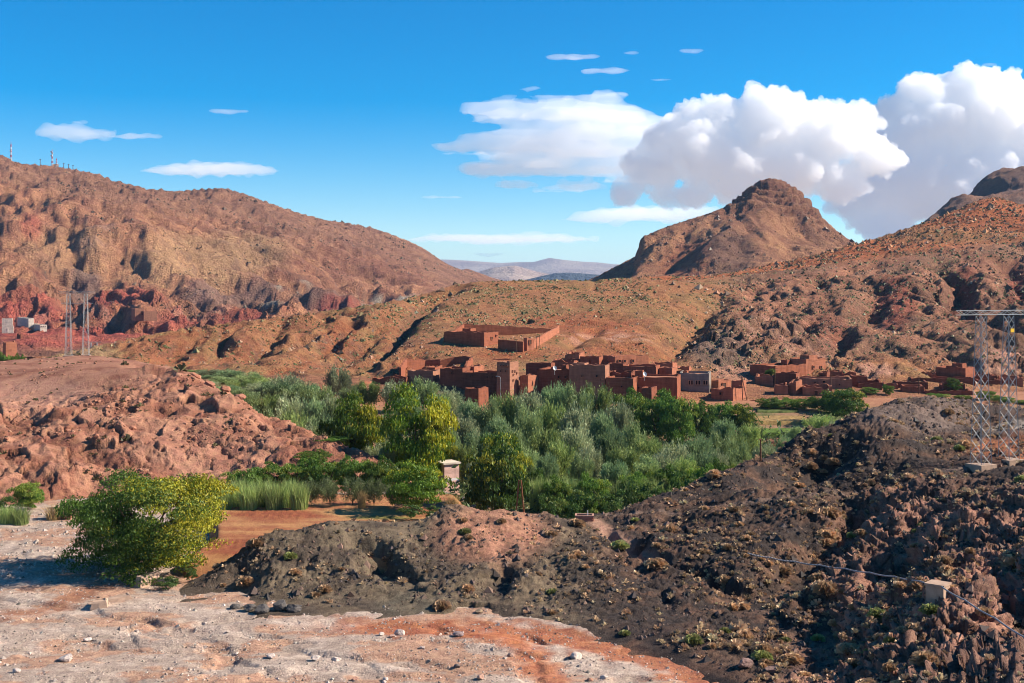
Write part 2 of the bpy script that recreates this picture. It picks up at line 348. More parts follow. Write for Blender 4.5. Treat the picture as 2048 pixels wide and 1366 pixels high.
gully([(1640,1150,76),(1660,1230,69),(1640,1310,63.5)], 1.2, 1.8)
gully([(1690,880,111),(1630,940,107),(1560,980,101)], 2.2, 1.6)
gully([(1990,1150,72),(2030,1250,62),(1960,1300,58)], 1.3, 1.3)
gully([(1820,1060,83),(1790,1120,77),(1760,1200,70)], 1.2, 1.6)
Z = np.where(H0 > .25, np.maximum(Z, np.minimum(H0, .3+.12*fbm(n2(X/2, Y/2, 0*X), 2, 88).reshape(X.shape))), Z)
# track from the saddle and the ledge across the slope
for pts in ([(1175,1035,97.5),(1210,1055,95),(1262,1100,90.5),(1310,1130,87)], [(1215,1032,98.5),(1400,1018,97),(1600,992,96.5),(1760,965,98),(1930,935,100)]):
    q = [tuple(P(*p)) for p in pts]; d, t, s = seg_dist(X, Y, q)
    zt = np.interp(t*(len(q)-1), range(len(q)), [v[2] for v in q]); m = np.exp(-(d/.75)**4); Z = Z*(1-m)+np.minimum(zt+.05, blur(Z, 8)+.1)*m
q3 = n2(X, Y, Z*1.6)
big = fbm(q3/5.5, 4, 82).reshape(X.shape); med = ridged(q3/2.6, 4, 83).reshape(X.shape)-.62
w1, w2, wc = [v.reshape(X.shape) for v in worley(q3*arr(1,1,.8)/1.25+.25*fbm(q3/.9, 2, 84)[:,None], 5)]
v1, v2, vc = [v.reshape(X.shape) for v in worley(q3/.42, 6)]
foot = sst(-.1, .8, Z)
fc1, fe1 = [v.reshape(X.shape) for v in facets(q3/arr(1.5,1.5,1.2)+.3*fbm(q3/1.5, 2, 89)[:,None], 21)]; fc2, fe2 = [v.reshape(X.shape) for v in facets(q3/.5, 22)]
flat = np.clip(blob(PX, PY0, 790, 1060, 170, 28)+blob(PX, PY0, 1930, 930, 120, 22)+blob(PX,PY0,1150,1040,60,20), 0, 1)
red = blob(PX, PY0, 985, 1065, 150, 75, .6)
pd_, _, _ = seg_dist(X, Y, [tuple(P(*p))[:2] for p in [(1175,1035,97.5),(1210,1055,95),(1262,1100,90.5),(1310,1130,87)]]); amp = (1-.8*flat)*(1-.55*red)*(1-.85*np.exp(-(pd_/.9)**4))
jag = sst(.0, .4, big+.25*(wc-.5))
crag = ridged(n2(X*.9+Y*.3, Y*.7, Z*.55+.15*X)/1.1, 4, 86).reshape(X.shape)-.66
D = foot*amp*(.26*big + .20*med + (.08+.16*rk)*(.45-np.clip(w1, 0, .75))*jag + (.10+.30*rk)*crag + (.14+.42*rk)*fc1*(.35+.65*np.maximum(jag, rk)) + (.09+.12*rk)*fc2 - .12*rk*sst(.10, .0, fe1) + .13*(.35-np.clip(v1, 0, .6)) + .10*fbm(q3/.3, 2, 87).reshape(X.shape))
lay = np.abs(((X*.55+Y*.25+Z*1.1+.7*big)/.8) % 1-.5)*2                     # tilted beds standing out of the spur
D += foot*amp*rk*.30*(lay-.5)
N = normals(X, Y, blur(Z, 6)); X2, Y2, Z2 = X+N[...,0]*D, Y+N[...,1]*D, Z+N[...,2]*D
_, PY = proj(X2, Y2, Z2)
dust = fbm(q3/3.2, 5, 85).reshape(X.shape)
base = mixc(np.broadcast_to(arr(.055,.039,.032), X.shape+(3,)), arr(.145,.083,.056), sst(-.12, .38, dust+.10*N[...,2]))
base = mixc(base, DARK, sst(.25, .8, wc)*.55)
base = mixc(base, arr(.13,.11,.075), blob(PX, PY0, 760, 1110, 330, 120)*sst(-.05,.3,dust+.1)*.5)
base = mixc(base, arr(.13,.12,.085), blob(PX, PY0, 835, 1205, 110, 38)*.6)
base = mixc(base, arr(.158,.118,.078), sst(1260, 1120, PX)*(.35+.5*sst(-.2,.25,dust))); base = mixc(base, arr(.37,.185,.12), np.clip(red*1.3, 0, 1)*(.75+.25*sst(-.2,.2,dust)))
rk2 = sst(1650, 1800, PX+.42*(PY0-1000)+25*big)*sst(940, 1020, PY0)
base = mixc(base, arr(.36,.19,.135), rk2*(.5+.5*sst(-.25,.2,dust)))
base = mixc(base, arr(.35,.13,.065), blob(PX, PY0, 2020, 895, 130, 30)*.8)
base = mixc(base, arr(.33,.27,.22), blob(PX, PY0, 2040, 855, 90, 18)*.9)
base = mixc(base, arr(.19,.135,.11), blob(PX, PY0, 1830, 830, 160, 45)*.7)
base = mixc(base, arr(.12,.075,.06), blob(PX, PY0, 2000, 1330, 160, 90)*.5)
for pts in ([(1175,1035,97.5),(1210,1055,95),(1262,1100,90.5),(1310,1130,87)],):
    d, t, s = seg_dist(X, Y, [tuple(P(*p)) for p in pts]); base = mixc(base, arr(.36,.21,.145), np.exp(-(d/.85)**4)*.95)
d, t, s = seg_dist(X, Y, [tuple(P(*p)) for p in [(1215,1032,98.5),(1400,1018,97),(1600,992,96.5),(1760,965,98),(1930,935,100)]]); base = mixc(base, arr(.22,.15,.115), np.exp(-(d/.4)**2)*.7)
base *= (.72+.56*vc)[..., None]
sheet('dark_hill', X2, Y2, Z2, base, mat_ground('dark_scree', 2.2, bump=1., dist=.15, amt=.5, fine=5), plan=(X, Y))

# ---- red rock outcrop on the far bank
K = ctrl([(-200,1015,112),(-60,1012,114),(0,1010,115),(80,1000,117),(150,990,119),(250,975,121),(350,965,123),(450,955,124.5),(560,945,125.5),(640,930,127),(700,910,130),(740,905,132),
          (-200,960,119),(0,950,120),(150,930,123),(300,905,127),(420,900,129),(520,905,129.5),(600,905,130),
          (-200,880,128),(0,870,130),(120,850,132),(240,830,135),(340,820,137),(420,830,136),(480,845,135),(560,872,132.5),(620,885,131.5),
          (-200,800,146),(0,800,147),(100,790,148),(200,780,148),(280,765,147),(335,757,147),
          (-200,760,180),(0,757,180),(100,750,180),(200,742,178),(280,738,165),(335,742,156),(370,752,151),(410,768,147),(450,782,143.5),(490,802,140),(505,826,138.5),(525,846,137),(565,850,135.5),(598,850,134.5),(618,870,133.5),(645,872,132.5),(660,892,131.5),
          (-200,735,232),(0,728,234),(100,716,237),(150,711,237),(190,711,237),(240,722,228),(300,735,195),(-100,728,260),(100,716,262),(190,716,258)])
for px, py, Yc in [(360,752,156),(420,772,153),(490,806,146),(530,850,143),(600,858,141),(660,900,138),(700,912,136)]:
    p = P(px, py, Yc); K.append((p.x*1.03+1.5, Yc+4, p.z-3)); K.append((p.x*1.06+3, Yc+14, -5))
K += [(-60,300,-2),(-90,290,3),(-120,300,2),(-40,255,-3),(-30,215,-4),(-28,190,-5),(-20,165,-5.5),(-8,140,-5)]
PX, X, Y = grid_xy(-330, 780, 430, [(108,150,210),(150,190,44),(190,262,26),(262,300,6)])
Z = rbf(K, X, Y, 1, 1, c=1.5); _, PY0 = proj(X, Y, Z)
q3 = n2(X, Y, Z*1.3)
big = fbm(q3/6, 4, 90).reshape(X.shape)
wq = q3+.8*np.stack([fbm(q3/2, 2, 91), fbm(q3/2, 2, 92), fbm(q3/2, 2, 93)], 1)
w1, w2, wc = [v.reshape(X.shape) for v in worley(wq/3.0, 7)]; v1, v2, vc = [v.reshape(X.shape) for v in worley(wq/1.1, 8)]
face = np.maximum(sst(153, 138, Y), sst(250, 330, PX)*sst(176, 158, Y)); crack = sst(.0, .07, w2-w1); crack2 = sst(.0, .10, v2-v1)
fc1, fe1 = [v.reshape(X.shape) for v in facets(wq/arr(3.4,3.4,2.4), 23)]; fc2, fe2 = [v.reshape(X.shape) for v in facets(wq/1.0, 24)]; pm = sst(-.12, .12, fbm(q3/5, 2, 96).reshape(X.shape)); holes = sst(.30, .12, v1)*sst(.72,.8,vc)*blob(PX,PY0,430,880,230,75,.6)
D = ((.9*big)*(.35+.65*face) + face*(.60*fc1 - .22*sst(.07, 0., fe1)) + face*(.16*fc2 - .07*sst(.08, 0., fe2))*(.4+.6*(1-pm)) - face*.9*holes + .06*(.3+.7*face)*fbm(q3/1.0, 4, 94).reshape(X.shape) + face*.18*(ridged(n2(X,Y*.5,Z*1.5)/2.6,3,97).reshape(X.shape)-.68))
N = normals(X, Y, blur(Z, 5)); D *= 1-.4*sst(150, 175, Y)
X2, Y2, Z2 = X+N[...,0]*D, Y+N[...,1]*D, Z+N[...,2]*D
dust = fbm(q3/4, 5, 95).reshape(X.shape)
col = mixc(np.broadcast_to(arr(.30,.138,.086), X.shape+(3,)), arr(.225,.095,.062), sst(-.15,.3,dust)*.8)
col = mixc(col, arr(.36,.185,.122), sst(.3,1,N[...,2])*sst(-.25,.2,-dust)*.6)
col = mixc(col, arr(.40,.215,.15), np.clip(blob(PX,PY0,60,790,170,40)+blob(PX,PY0,380,900,180,60)*.4, 0, 1)*.7)
col = mixc(col, arr(.22,.11,.075), sst(.06, 0., fe1)*face*.5); col *= (1+.25*face*fc1)[..., None]
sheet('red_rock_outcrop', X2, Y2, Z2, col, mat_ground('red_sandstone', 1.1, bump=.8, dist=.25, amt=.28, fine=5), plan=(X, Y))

# ---- hillside: the village hill and the gullied mountain to its right
K = ctrl([(-300,760,262),(0,760,270),(350,770,255),(700,790,246),(850,796,243),(1000,802,240),(1150,805,240),(1300,806,243),(1450,804,248),(1600,800,252),(1800,798,255),(2048,805,260),(2350,805,262),
  (350,742,290),(500,745,280),(620,752,272),(700,765,264),(800,770,262),(940,760,264),(1060,772,262),(1200,768,268),(1330,770,268),(1450,785,264),(1560,785,266),(1700,775,270),(1800,778,275),(1950,772,280),(2100,772,285),
  (1130,735,286),(1230,735,288),(1330,738,285),(1480,757,282),(1560,742,288),(1650,735,292),(1750,755,284),(1900,752,290),(2048,735,300),(2300,720,310),
  (820,738,288),(900,728,292),(1000,720,296),
  (885,684,318),(960,697,309),(1050,704,306),(1100,692,316),(1180,690,320),(920,668,340),(1000,668,343),(1110,664,345),(1170,640,362),(1060,640,366),(960,640,364),
  (1050,600,402),(1150,605,398),(1250,610,394),(1300,650,354),(1280,700,312),(950,600,404),(1050,562,452),(980,563,450),(1120,561,454),(1200,562,455),(1320,566,450),(1420,568,455),(1370,590,430),
  (920,568,444),(880,578,438),(850,590,428),(800,600,420),(740,610,412),(660,621,402),(600,630,396),(500,641,386),(400,653,376),(300,669,366),(200,691,356),(100,712,350),(0,722,345),(-200,735,345),
  (450,700,330),(550,690,338),(600,690,333),(700,700,318),(750,670,338),(800,650,358),(850,640,364),(700,650,368),(250,720,325),(330,700,345),
  (1330,712,306),(1370,670,344),(1400,625,396),(1445,592,432),(1500,575,460),
  (1430,705,304),(1480,640,362),(1540,590,420),(1590,555,470),(1640,532,502),(1720,522,505),(1800,508,508),(1900,494,510),(1980,488,510),(2048,482,512),(2300,460,515),
  (1560,700,308),(1560,650,350),(1640,690,312),(1640,600,400),(1700,640,356),(1760,580,416),(1800,650,345),(1780,720,296),(1860,690,312),(1880,590,402),(1950,640,352),(1960,700,306),(2048,660,335),(2048,580,408),(2300,650,335),(2300,560,420),
  (1200,560,560),(1330,560,540),(1420,553,550),(1500,540,570),(1560,526,590),(1640,507,600),(1710,489,605),(1770,472,608),(1840,448,612),(1900,425,616),(1950,402,620),(1990,394,622),(2048,410,626),(2150,395,640),(2350,370,650),
  (1640,520,540),(1800,488,550),(1950,450,560),(2048,440,560)])
for px, py, Yc in [(1050,562,452),(920,568,444),(740,610,412),(500,641,386),(300,669,366),(100,712,350),(-100,722,346)]:
    p = P(px, py, Yc); K.append((p.x*1.06, Yc+28, p.z-4)); K.append((p.x*1.2, Yc+90, p.z-22))
for px, py, Yc in [(1710,489,605),(1840,448,612),(1990,394,622),(2150,395,640),(2350,370,650)]:
    p = P(px, py, Yc); K.append((p.x*1.05, Yc+30, p.z-3)); K.append((p.x*1.2, Yc+150, p.z-40))
K += [(60,700,10),(150,720,14),(60,800,0),(200,850,10),(-50,560,8),(-100,520,0)]
PX, X, Y = grid_xy(-330, 2380, 730, [(236,262,10),(262,400,140),(400,470,60),(470,640,56),(640,860,14)])
Z = rbf(K, X, Y, 1, 1, c=4.)-7*sst(262, 238, Y); _, PY0 = proj(X, Y, Z)
q3 = n2(X, Y, Z*1.4)
big = fbm(q3/40, 4, 100).reshape(X.shape)
wob = fbm(q3/18, 3, 101).reshape(X.shape)
right = sst(1380, 1480, PX+(650-PY0)*-.4)*sst(250,300,Y)
ridge_tan = sst(20, 45, Y-455+0*X)*sst(1300,1500,PX)
er, ac = eroded(K, 4., X, Y, -280, 400, 236, 700, 1.7, 16, .10, 3.0, 26., 302, .5, .05)
gr = ridged(n2((X+9*wob)/15, Y/75, 0*X), 4, 102).reshape(X.shape); gr2 = ridged(n2((X+5*wob)/6, Y/26, 0*X+4), 3, 103).reshape(X.shape)
leftg = sst(900, 700, PX+(650-PY0)*1.2)
village = sst(262, 290, Y)
emask = np.clip(.36*right*(1-ridge_tan)+.5*leftg*sst(940,860,PX)+.10, 0, 1.)
D = village*(1.3*big + er*emask + (right*(1-ridge_tan))*(1.6*(gr-.72)+1.0*(gr2-.7)+.9*(ridged(q3/3.5,4,108).reshape(X.shape)-.68)) + leftg*(1.5*(gr-.7)+1.9*(gr2-.7)) + .5*fbm(q3/7, 4, 104).reshape(X.shape))
w1, w2, wc = [v.reshape(X.shape) for v in worley(q3/arr(5,5,5)+.3*fbm(q3/4,2,105)[:,None], 9)]
rocky = np.clip(blob(PX,PY0,1440,680,110,60)+.8*blob(PX,PY0,1540,660,120,50)+.7*blob(PX,PY0,1750,740,60,25)+blob(PX,PY0,2010,725,70,40)+.6*blob(PX,PY0,1240,690,90,22)+right*.25*sst(0,.3,big), 0, 1)
fc1, fe1 = [v.reshape(X.shape) for v in facets(q3/arr(5,5,4)+.3*fbm(q3/4,2,105)[:,None], 25)]; D += village*(1.5*rocky+.25*right)*fc1
D += village*rocky*(.6*(ridged(q3/5,4,109).reshape(X.shape)-.68)+.7*(.5-w1)+.5*(wc-.5))
fl = np.zeros_like(X)
for (x, y, Yc, rx, ry) in [(1000,690,330,26,26)]:
    c = P(x, y, Yc); fl += np.exp(-(((X-c.x)/rx)**2+((Y-c.y)/ry)**2)**2)
D *= 1-.9*np.clip(fl, 0, 1)
c = P(1056,640,366); D -= 4.5*np.exp(-(np.hypot((X-c.x)/1.2, (Y-c.y)/2.4))**4)
def hg(pts, w, dp):                                        # a cut with a steep side
    global D
    q = [tuple(P(*p))[:2] for p in pts]; d, t, s = seg_dist(X+2*wob, Y+2*wob, q)
    D -= 1.5*dp*np.exp(-(d/w)**2)*np.sin(np.pi*np.clip(.08+.9*t, 0, 1))
hg([(905,575,436),(850,605,415),(790,650,366),(730,700,318),(680,745,285)], 6.5, 2.6)
hg([(905,575,436),(870,590,426),(830,615,400)], 5, 3.2)
hg([(760,640,380),(690,690,330),(620,740,290)], 4, 3.2)
hg([(560,650,376),(520,690,340),(450,730,300)], 4, 3.0)
hg([(640,645,382),(560,700,330),(500,735,295)], 3, 2.2)
hg([(720,625,394),(660,670,350),(590,730,296)], 2.5, 2.4)
hg([(470,655,370),(420,690,340),(350,735,296)], 3, 2.4)
hg([(390,668,362),(330,705,334),(270,735,310)], 3, 2.)
hg([(860,590,424),(820,625,386),(770,690,326),(740,725,300)], 2.6, 3.)
hg([(1445,592,432),(1400,630,392),(1350,690,330),(1325,725,298)], 5, 3.5)
hg([(1760,560,440),(1740,610,392),(1745,650,352)], 5, 3.8)
hg([(1900,530,460),(1935,580,420),(1925,640,360)], 4, 3.2)
hg([(2020,510,480),(2040,570,430),(2020,620,380)], 4.5, 3.4)
hg([(1690,640,356),(1660,700,308)], 4, 4)
hg([(1190,655,352),(1150,680,330),(1135,700,312)], 2.5, 1.6)
N = normals(X, Y, blur(Z, 6)); X2, Y2, Z2 = X+N[...,0]*D, Y+N[...,1]*D, Z+N[...,2]*D
RR = [(1560,526),(1640,507),(1710,489),(1770,472),(1840,448),(1900,425),(1950,402),(1990,394),(2048,410),(2150,395)]
Z2 = fix_crest(X2, Y2, Z2, RR, 612., 45.)
MR = [(60,716),(100,712),(200,691),(300,669),(400,653),(500,641),(600,630),(660,621),(740,610),(800,600),(850,588),(880,578),(905,570),(960,563),(1050,561),(1120,560),(1200,562)]
Z2 = fix_crest(X2, Y2, Z2, MR, np.interp([c[0] for c in MR], [100,300,500,740,920,1050,1200], [350,366,386,412,444,452,455]), 26.)
_, PY = proj(X2, Y2, Z2)
dust = fbm(q3/22, 5, 106).reshape(X.shape); fine = fbm(q3/5, 4, 107).reshape(X.shape)
col = mixc(np.broadcast_to(arr(.40,.185,.093), X.shape+(3,)), arr(.32,.175,.082), sst(-.1,.3,dust))
col = mixc(col, arr(.30,.135,.070), sst(-.05,.3,fine-.4*dust)*.6)
reds = np.clip(blob(PX,PY0,1190,650,150,42,.7)+.8*blob(PX,PY0,1080,640,90,20)+blob(PX,PY0,1250,700,200,28,.7)*.8+blob(PX,PY0,1020,705,90,16)*.8+.9*blob(PX,PY0,830,735,90,30)*.6, 0, 1)
col = mixc(col, arr(.36,.125,.062), reds*(.65+.35*sst(-.2,.2,fine)))
col = mixc(col, arr(.44,.245,.165), blob(PX,PY0,1210,668,170,14,.8)*sst(0,.2,fine)*.8)
cuts = leftg*sst(.66,.5,gr)*sst(250,300,Y); col = mixc(col, arr(.31,.115,.06), np.clip(cuts*1.2+blob(PX,PY0,330,700,110,30)*.7+blob(PX,PY0,480,690,60,40)*.5, 0, 1)*.8)
col = mixc(col, arr(.26,.105,.06), leftg*sst(.64,.48,gr2)*.7)
plain = sst(490, 520, Y)*sst(1250, 1330, PX); col = mixc(col, arr(.41,.135,.062), plain*.95)
col = mixc(col, arr(.34,.18,.085), plain*blob(PX,PY0,1900,470,260,22,.7)*.7)
rm = right*sst(290,320,Y)*(1-plain)
col = mixc(col, arr(.33,.155,.098), rm*.85)
col = mixc(col, arr(.22,.125,.078), rm*sst(-.1,.25,dust)*.6)
col = mixc(col, arr(.29,.085,.058), rm*np.clip(blob(PX,PY0,1790,600,60,60)+blob(PX,PY0,1930,570,40,60)*.8+blob(PX,PY0,2035,560,30,60)+blob(PX,PY0,1650,640,60,40)*.5, 0, 1)*.75)
col = mixc(col, arr(.40,.215,.15), np.clip(blob(PX,PY0,1560,660,110,35)*.6+blob(PX,PY0,1480,720,90,26)*.7+blob(PX,PY0,1620,700,80,22)*.6, 0, 1)*sst(-.2,.15,fine))
col = mixc(col, arr(.46,.24,.165), np.clip(blob(PX,PY0,1755,742,60,20)+blob(PX,PY0,2010,715,85,34), 0, 1)*.9)
col = mixc(col, arr(.19,.13,.10), blob(PX,PY0,1430,690,85,45)*.8)
col = mixc(col, arr(.40,.205,.14), blob(PX,PY0,1480,742,70,22)*.8)
col = mixc(col, arr(.33,.15,.085), sst(285, 268, Y)*.8)
col = mixc(col, arr(.37,.25,.14), blob(PX,PY0,150,705,110,14)*.7)
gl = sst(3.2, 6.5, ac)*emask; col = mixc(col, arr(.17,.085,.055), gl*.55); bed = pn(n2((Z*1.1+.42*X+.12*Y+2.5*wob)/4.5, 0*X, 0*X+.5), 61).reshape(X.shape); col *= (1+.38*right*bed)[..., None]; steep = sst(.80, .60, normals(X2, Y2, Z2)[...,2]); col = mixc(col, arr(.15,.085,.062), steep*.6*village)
col *= (1+.30*fine)[..., None]
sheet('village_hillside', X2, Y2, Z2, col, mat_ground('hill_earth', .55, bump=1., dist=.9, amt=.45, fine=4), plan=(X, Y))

# ---- butte
K = ctrl([(1150,575,1010),(1205,563,1020),(1240,546,1035),(1266,527,1050),(1277,482,1078),(1290,472,1085),(1320,459,1100),(1380,437,1130),(1420,425,1148),(1450,414,1165),(1480,392,1182),(1500,374,1190),(1520,362,1196),(1540,356,1200),(1560,360,1202),(1585,374,1206),(1605,390,1210),(1625,412,1214),(1650,440,1218),(1680,466,1222),(1712,490,1226),(1760,515,1230),(1850,540,1235),(1950,560,1240),
  (1250,560,960),(1330,535,990),(1330,565,850),(1390,485,1060),(1410,540,930),(1470,440,1120),(1450,480,1060),(1500,440,1120),(1540,410,1150),(1540,465,1070),(1520,540,890),(1600,440,1150),(1600,500,1020),(1650,490,1120),(1650,545,900),(1720,540,1000),(1800,570,900),(1200,585,850),(1500,575,760),(1700,575,760)])
for px, py, Yc in [(1205,563,1020),(1277,482,1078),(1380,437,1130),(1450,414,1165),(1500,374,1190),(1540,356,1200),(1605,390,1210),(1680,466,1222),(1760,515,1230)]:
    p = P(px, py, Yc); K.append((p.x*1.05-14, Yc+45, p.z-14)); K.append((p.x*1.2-30, Yc+330, -5))
PX, X, Y = grid_xy(1120, 2000, 330, [(740,980,46),(980,1260,130),(1260,1560,14)])
Z = rbf(K, X, Y, 1, 1, c=10.); _, PY0 = proj(X, Y, Z)
q3 = n2(X, Y, Z*1.2); big = fbm(q3/90, 4, 110).reshape(X.shape)
wob = fbm(q3/50, 3, 111).reshape(X.shape)
er, ac = eroded(K, 10., X, Y, 30, 560, 740, 1560, 4.5, 16, .10, 6., 60., 303, .5, .05)
rr = np.hypot((X-250), (Y-1200)); th = np.arctan2(Y-1200, X-250)
gr = ridged(n2(np.cos(th)*4+.6*wob, np.sin(th)*4, rr/500), 4, 112).reshape(X.shape)
top = sst(440, 405, PY0+12*big)*sst(1400,1460,PX)
strata = np.abs(((Z+4*wob)/9) % 1-.5)*2
D = 4*big+er*.30*(1-.5*top)+2*(gr-.7)*(1-.6*top)*sst(330,560,PY0+120)+top*(6*strata)+(1.3+1.2*top)*(ridged(q3/9, 4, 113).reshape(X.shape)-.68)*2
for pts, w_, dp in [([(1530,440,1130),(1535,500,1010),(1530,545,880)],16,-5),([(1480,470,1110),(1440,510,1040),(1420,545,950)],18,-8),([(1580,460,1120),(1570,520,960)],12,5),([(1400,480,1150),(1330,540,1000)],14,6)]:
    d, t, s = seg_dist(X, Y, [tuple(P(*p))[:2] for p in pts]); D -= dp*np.exp(-(d/w_)**2)
N = normals(X, Y, blur(Z, 5)); X2, Y2, Z2 = X+N[...,0]*D*.8, Y+N[...,1]*D*.8, Z+N[...,2]*D
BR = [(1205,563),(1240,546),(1268,526),(1276,490),(1284,474),(1320,459),(1380,437),(1420,425),(1450,414),(1480,392),(1500,374),(1520,362),(1540,356),(1560,360),(1585,374),(1605,390),(1625,412),(1650,440),(1680,466),(1712,490),(1760,515)]
Z2 = fix_crest(X2, Y2, Z2, BR, np.interp([c[0] for c in BR], [1205,1277,1380,1450,1500,1540,1712], [1020,1078,1130,1165,1190,1200,1226]), 45., 5)
dust = fbm(q3/55, 5, 114).reshape(X.shape)
col = mixc(np.broadcast_to(arr(.38,.19,.105), X.shape+(3,)), arr(.28,.135,.08), sst(-.1,.3,dust))
col = mixc(col, arr(.19,.085,.055), top*(.4+.6*(1-strata)))
col = mixc(col, arr(.31,.12,.07), blob(PX,PY0,1370,520,70,50)*.8)
col = mixc(col, arr(.15,.085,.062), blob(PX,PY0,1460,510,70,55)*.7+0*X)
col = mixc(col, arr(.17,.09,.065), sst(.78,.9,gr)*.5)
sheet('butte', X2, Y2, Z2, col, mat_ground('butte_rock', .15, bump=1., dist=4., amt=.42, fine=5), plan=(X, Y))

# ---- dark peak behind the right-hand ridge
K = ctrl([(1780,500,1000),(1850,442,1020),(1880,420,1040),(1900,398,1060),(1920,393,1060),(1945,395,1060),(1960,375,1090),(1985,344,1110),(2000,340,1110),(2020,343,1115),(2048,351,1120),(2150,330,1150),(2350,300,1180),
  (1850,480,900),(1950,450,900),(2048,430,900),(2300,420,900),(1990,400,1000),(2080,380,1020)])
for px, py, Yc in [(1850,442,1020),(1900,398,1060),(1990,340,1110),(2150,330,1150),(2350,300,1180)]:
    p = P(px, py, Yc); K.append((p.x*1.05, Yc+60, p.z-15)); K.append((p.x*1.2, Yc+300, -5))
PX, X, Y = grid_xy(1760, 2400, 170, [(880,1200,90),(1200,1500,12)])
Z = rbf(K, X, Y, 1, 1, c=6.); q3 = n2(X, Y, Z)
D = 5*fbm(q3/60, 5, 120).reshape(X.shape)+7*(ridged(q3/30, 4, 121).reshape(X.shape)-.7)
N = normals(X, Y, blur(Z, 3)); dust = fbm(q3/40, 4, 122).reshape(X.shape)
col = mixc(np.broadcast_to(arr(.17,.10,.075), X.shape+(3,)), arr(.24,.13,.085), sst(-.1,.3,dust))
sheet('dark_peak', X+N[...,0]*D, Y+N[...,1]*D, Z+N[...,2]*D, col, mat_ground('peak_rock', .15, bump=.8, dist=2., amt=.3))

# ---- left mountain with the red badlands at its foot
K = ctrl([(-350,700,620),(0,705,620),(150,690,660),(300,665,700),(450,640,760),(600,625,860),(750,612,980),(850,600,1100),(930,592,1250),(1050,590,1400),
  (-350,620,760),(0,635,740),(60,640,750),(150,640,730),(250,628,780),(350,620,800),(500,612,900),(650,605,1000),(800,590,1150),
  (0,590,850),(100,600,830),(60,540,920),(-200,540,920),(180,560,900),(230,520,960),(200,500,1010),(300,570,900),(340,530,1000),(430,560,980),(560,570,1060),(700,570,1180),(800,560,1320),
  (-300,440,1150),(0,470,1080),(100,450,1120),(140,400,1260),(180,390,1290),(230,420,1220),(280,470,1110),(350,470,1160),(450,500,1150),(560,510,1250),(680,520,1380),(800,530,1550),(880,560,1600),
  (-350,330,1500),(0,370,1420),(80,370,1440),(200,375,1450),(330,410,1420),(450,410,1560),(560,440,1580),(700,470,1650),(800,500,1750),
  (-350,270,1640),(-100,290,1660),(0,308,1690),(14,316,1695),(40,327,1700),(100,331,1720),(150,340,1735),(210,352,1750),(250,370,1755),(300,382,1755),(340,381,1755),(400,378,1755),(445,376,1755),(480,386,1775),(520,400,1800),(560,414,1830),(600,427,1860),(650,440,1885),(700,447,1905),(740,455,1925),(780,468,1950),(820,484,1975),(850,498,2000),(880,520,2025),(905,543,2050),(935,561,2080),(980,580,2100),(1060,600,2100)])
for px, py, Yc in [(-350,270,1640),(0,308,1690),(100,331,1720),(250,370,1755),(445,376,1755),(600,427,1860),(740,455,1925),(850,498,2000),(935,561,2080)]:
    p = P(px, py, Yc); K.append((p.x*1.05, Yc+90, p.z-12)); K.append((p.x*1.2, Yc+500, -20))
PX, X, Y = grid_xy(-380, 1080, 560, [(620,1000,90),(1000,1720,70),(1720,2100,50),(2100,2600,10)])
Z = rbf(K, X, Y, 1, 1, c=12.); _, PY0 = proj(X, Y, Z)
q3 = n2(X, Y, Z*1.2); big = fbm(q3/150, 5, 130).reshape(X.shape); wob = fbm(q3/60, 3, 131).reshape(X.shape)
er, ac = eroded(K, 12., X, Y, -1000, 120, 620, 2150, 6., 18, .16, 12., 90., 304, .5, .04)
bad = sst(470, 590, PY0+60*wob-.10*(PX-200)*(PX>200))     # how far down in the badlands
gr = ridged(n2((X*.85+Y*.525+25*wob)/70, (X*.525-Y*.85)/330, 0*X), 5, 132).reshape(X.shape); gr2 = ridged(n2((X*.85+Y*.525+14*wob)/26, (X*.525-Y*.85)/110, 0*X+2), 4, 133).reshape(X.shape)
scarp = sst(.1, .5, ridged(q3/arr(120,120,50), 3, 134).reshape(X.shape)-.55)
crestm = sst(60, 20, PY0-np.interp(PX, [-380,0,100,250,445,600,740,850,935,1080], [270,308,331,370,376,427,455,498,561,600]))
D = 8*big + er*(.26+.35*bad)*(1-.7*crestm) + (13+15*bad)*(gr-.7)*(1-.6*crestm) + (5+9*bad)*(gr2-.7)*(1-.5*crestm) + (3.5+4*crestm)*(ridged(q3/24, 4, 135).reshape(X.shape)-.68) - 5*crestm*big + crestm*(3.5*(ridged(q3/14, 3, 138).reshape(X.shape)-.7))
for pts, w_, dp in [([(215,470,1110),(190,510,1010),(170,545,930),(160,580,870)],30,22),([(400,490,1150),(470,540,1060),(560,585,1000)],26,14),([(60,430,1180),(110,510,1000),(140,570,900)],24,14),([(300,500,1060),(330,560,930)],18,12),([(620,530,1250),(700,575,1150)],20,12)]:
    d, t, s = seg_dist(X+12*wob, Y, [tuple(P(*p))[:2] for p in pts]); D -= dp*np.exp(-(d/w_)**2)*np.sin(np.pi*np.clip(.1+.85*t,0,1))
fcm, _ = facets(q3/arr(26,26,20), 26); D += (1.6+2*bad+1.5*crestm)*fcm.reshape(X.shape)
floor_ = sst(700, 780, Y); D *= (.25+.75*floor_)*(1-.85*sst(760, 900, PX)); D -= 7*sst(820, 930, PX)
N = normals(X, Y, blur(Z, 5)); X2, Y2, Z2 = X+N[...,0]*D, Y+N[...,1]*D, Z+N[...,2]*D
CR = [(-340,272),(-100,291),(0,308),(14,316),(40,327),(100,331),(150,339),(205,350),(215,358),(250,370),(300,383),(340,383),(400,378),(445,376),(480,386),(520,400),(560,414),(600,427),(650,440),(700,447),(740,455),(780,468),(820,484),(850,498),(880,520),(905,543),(935,561)]
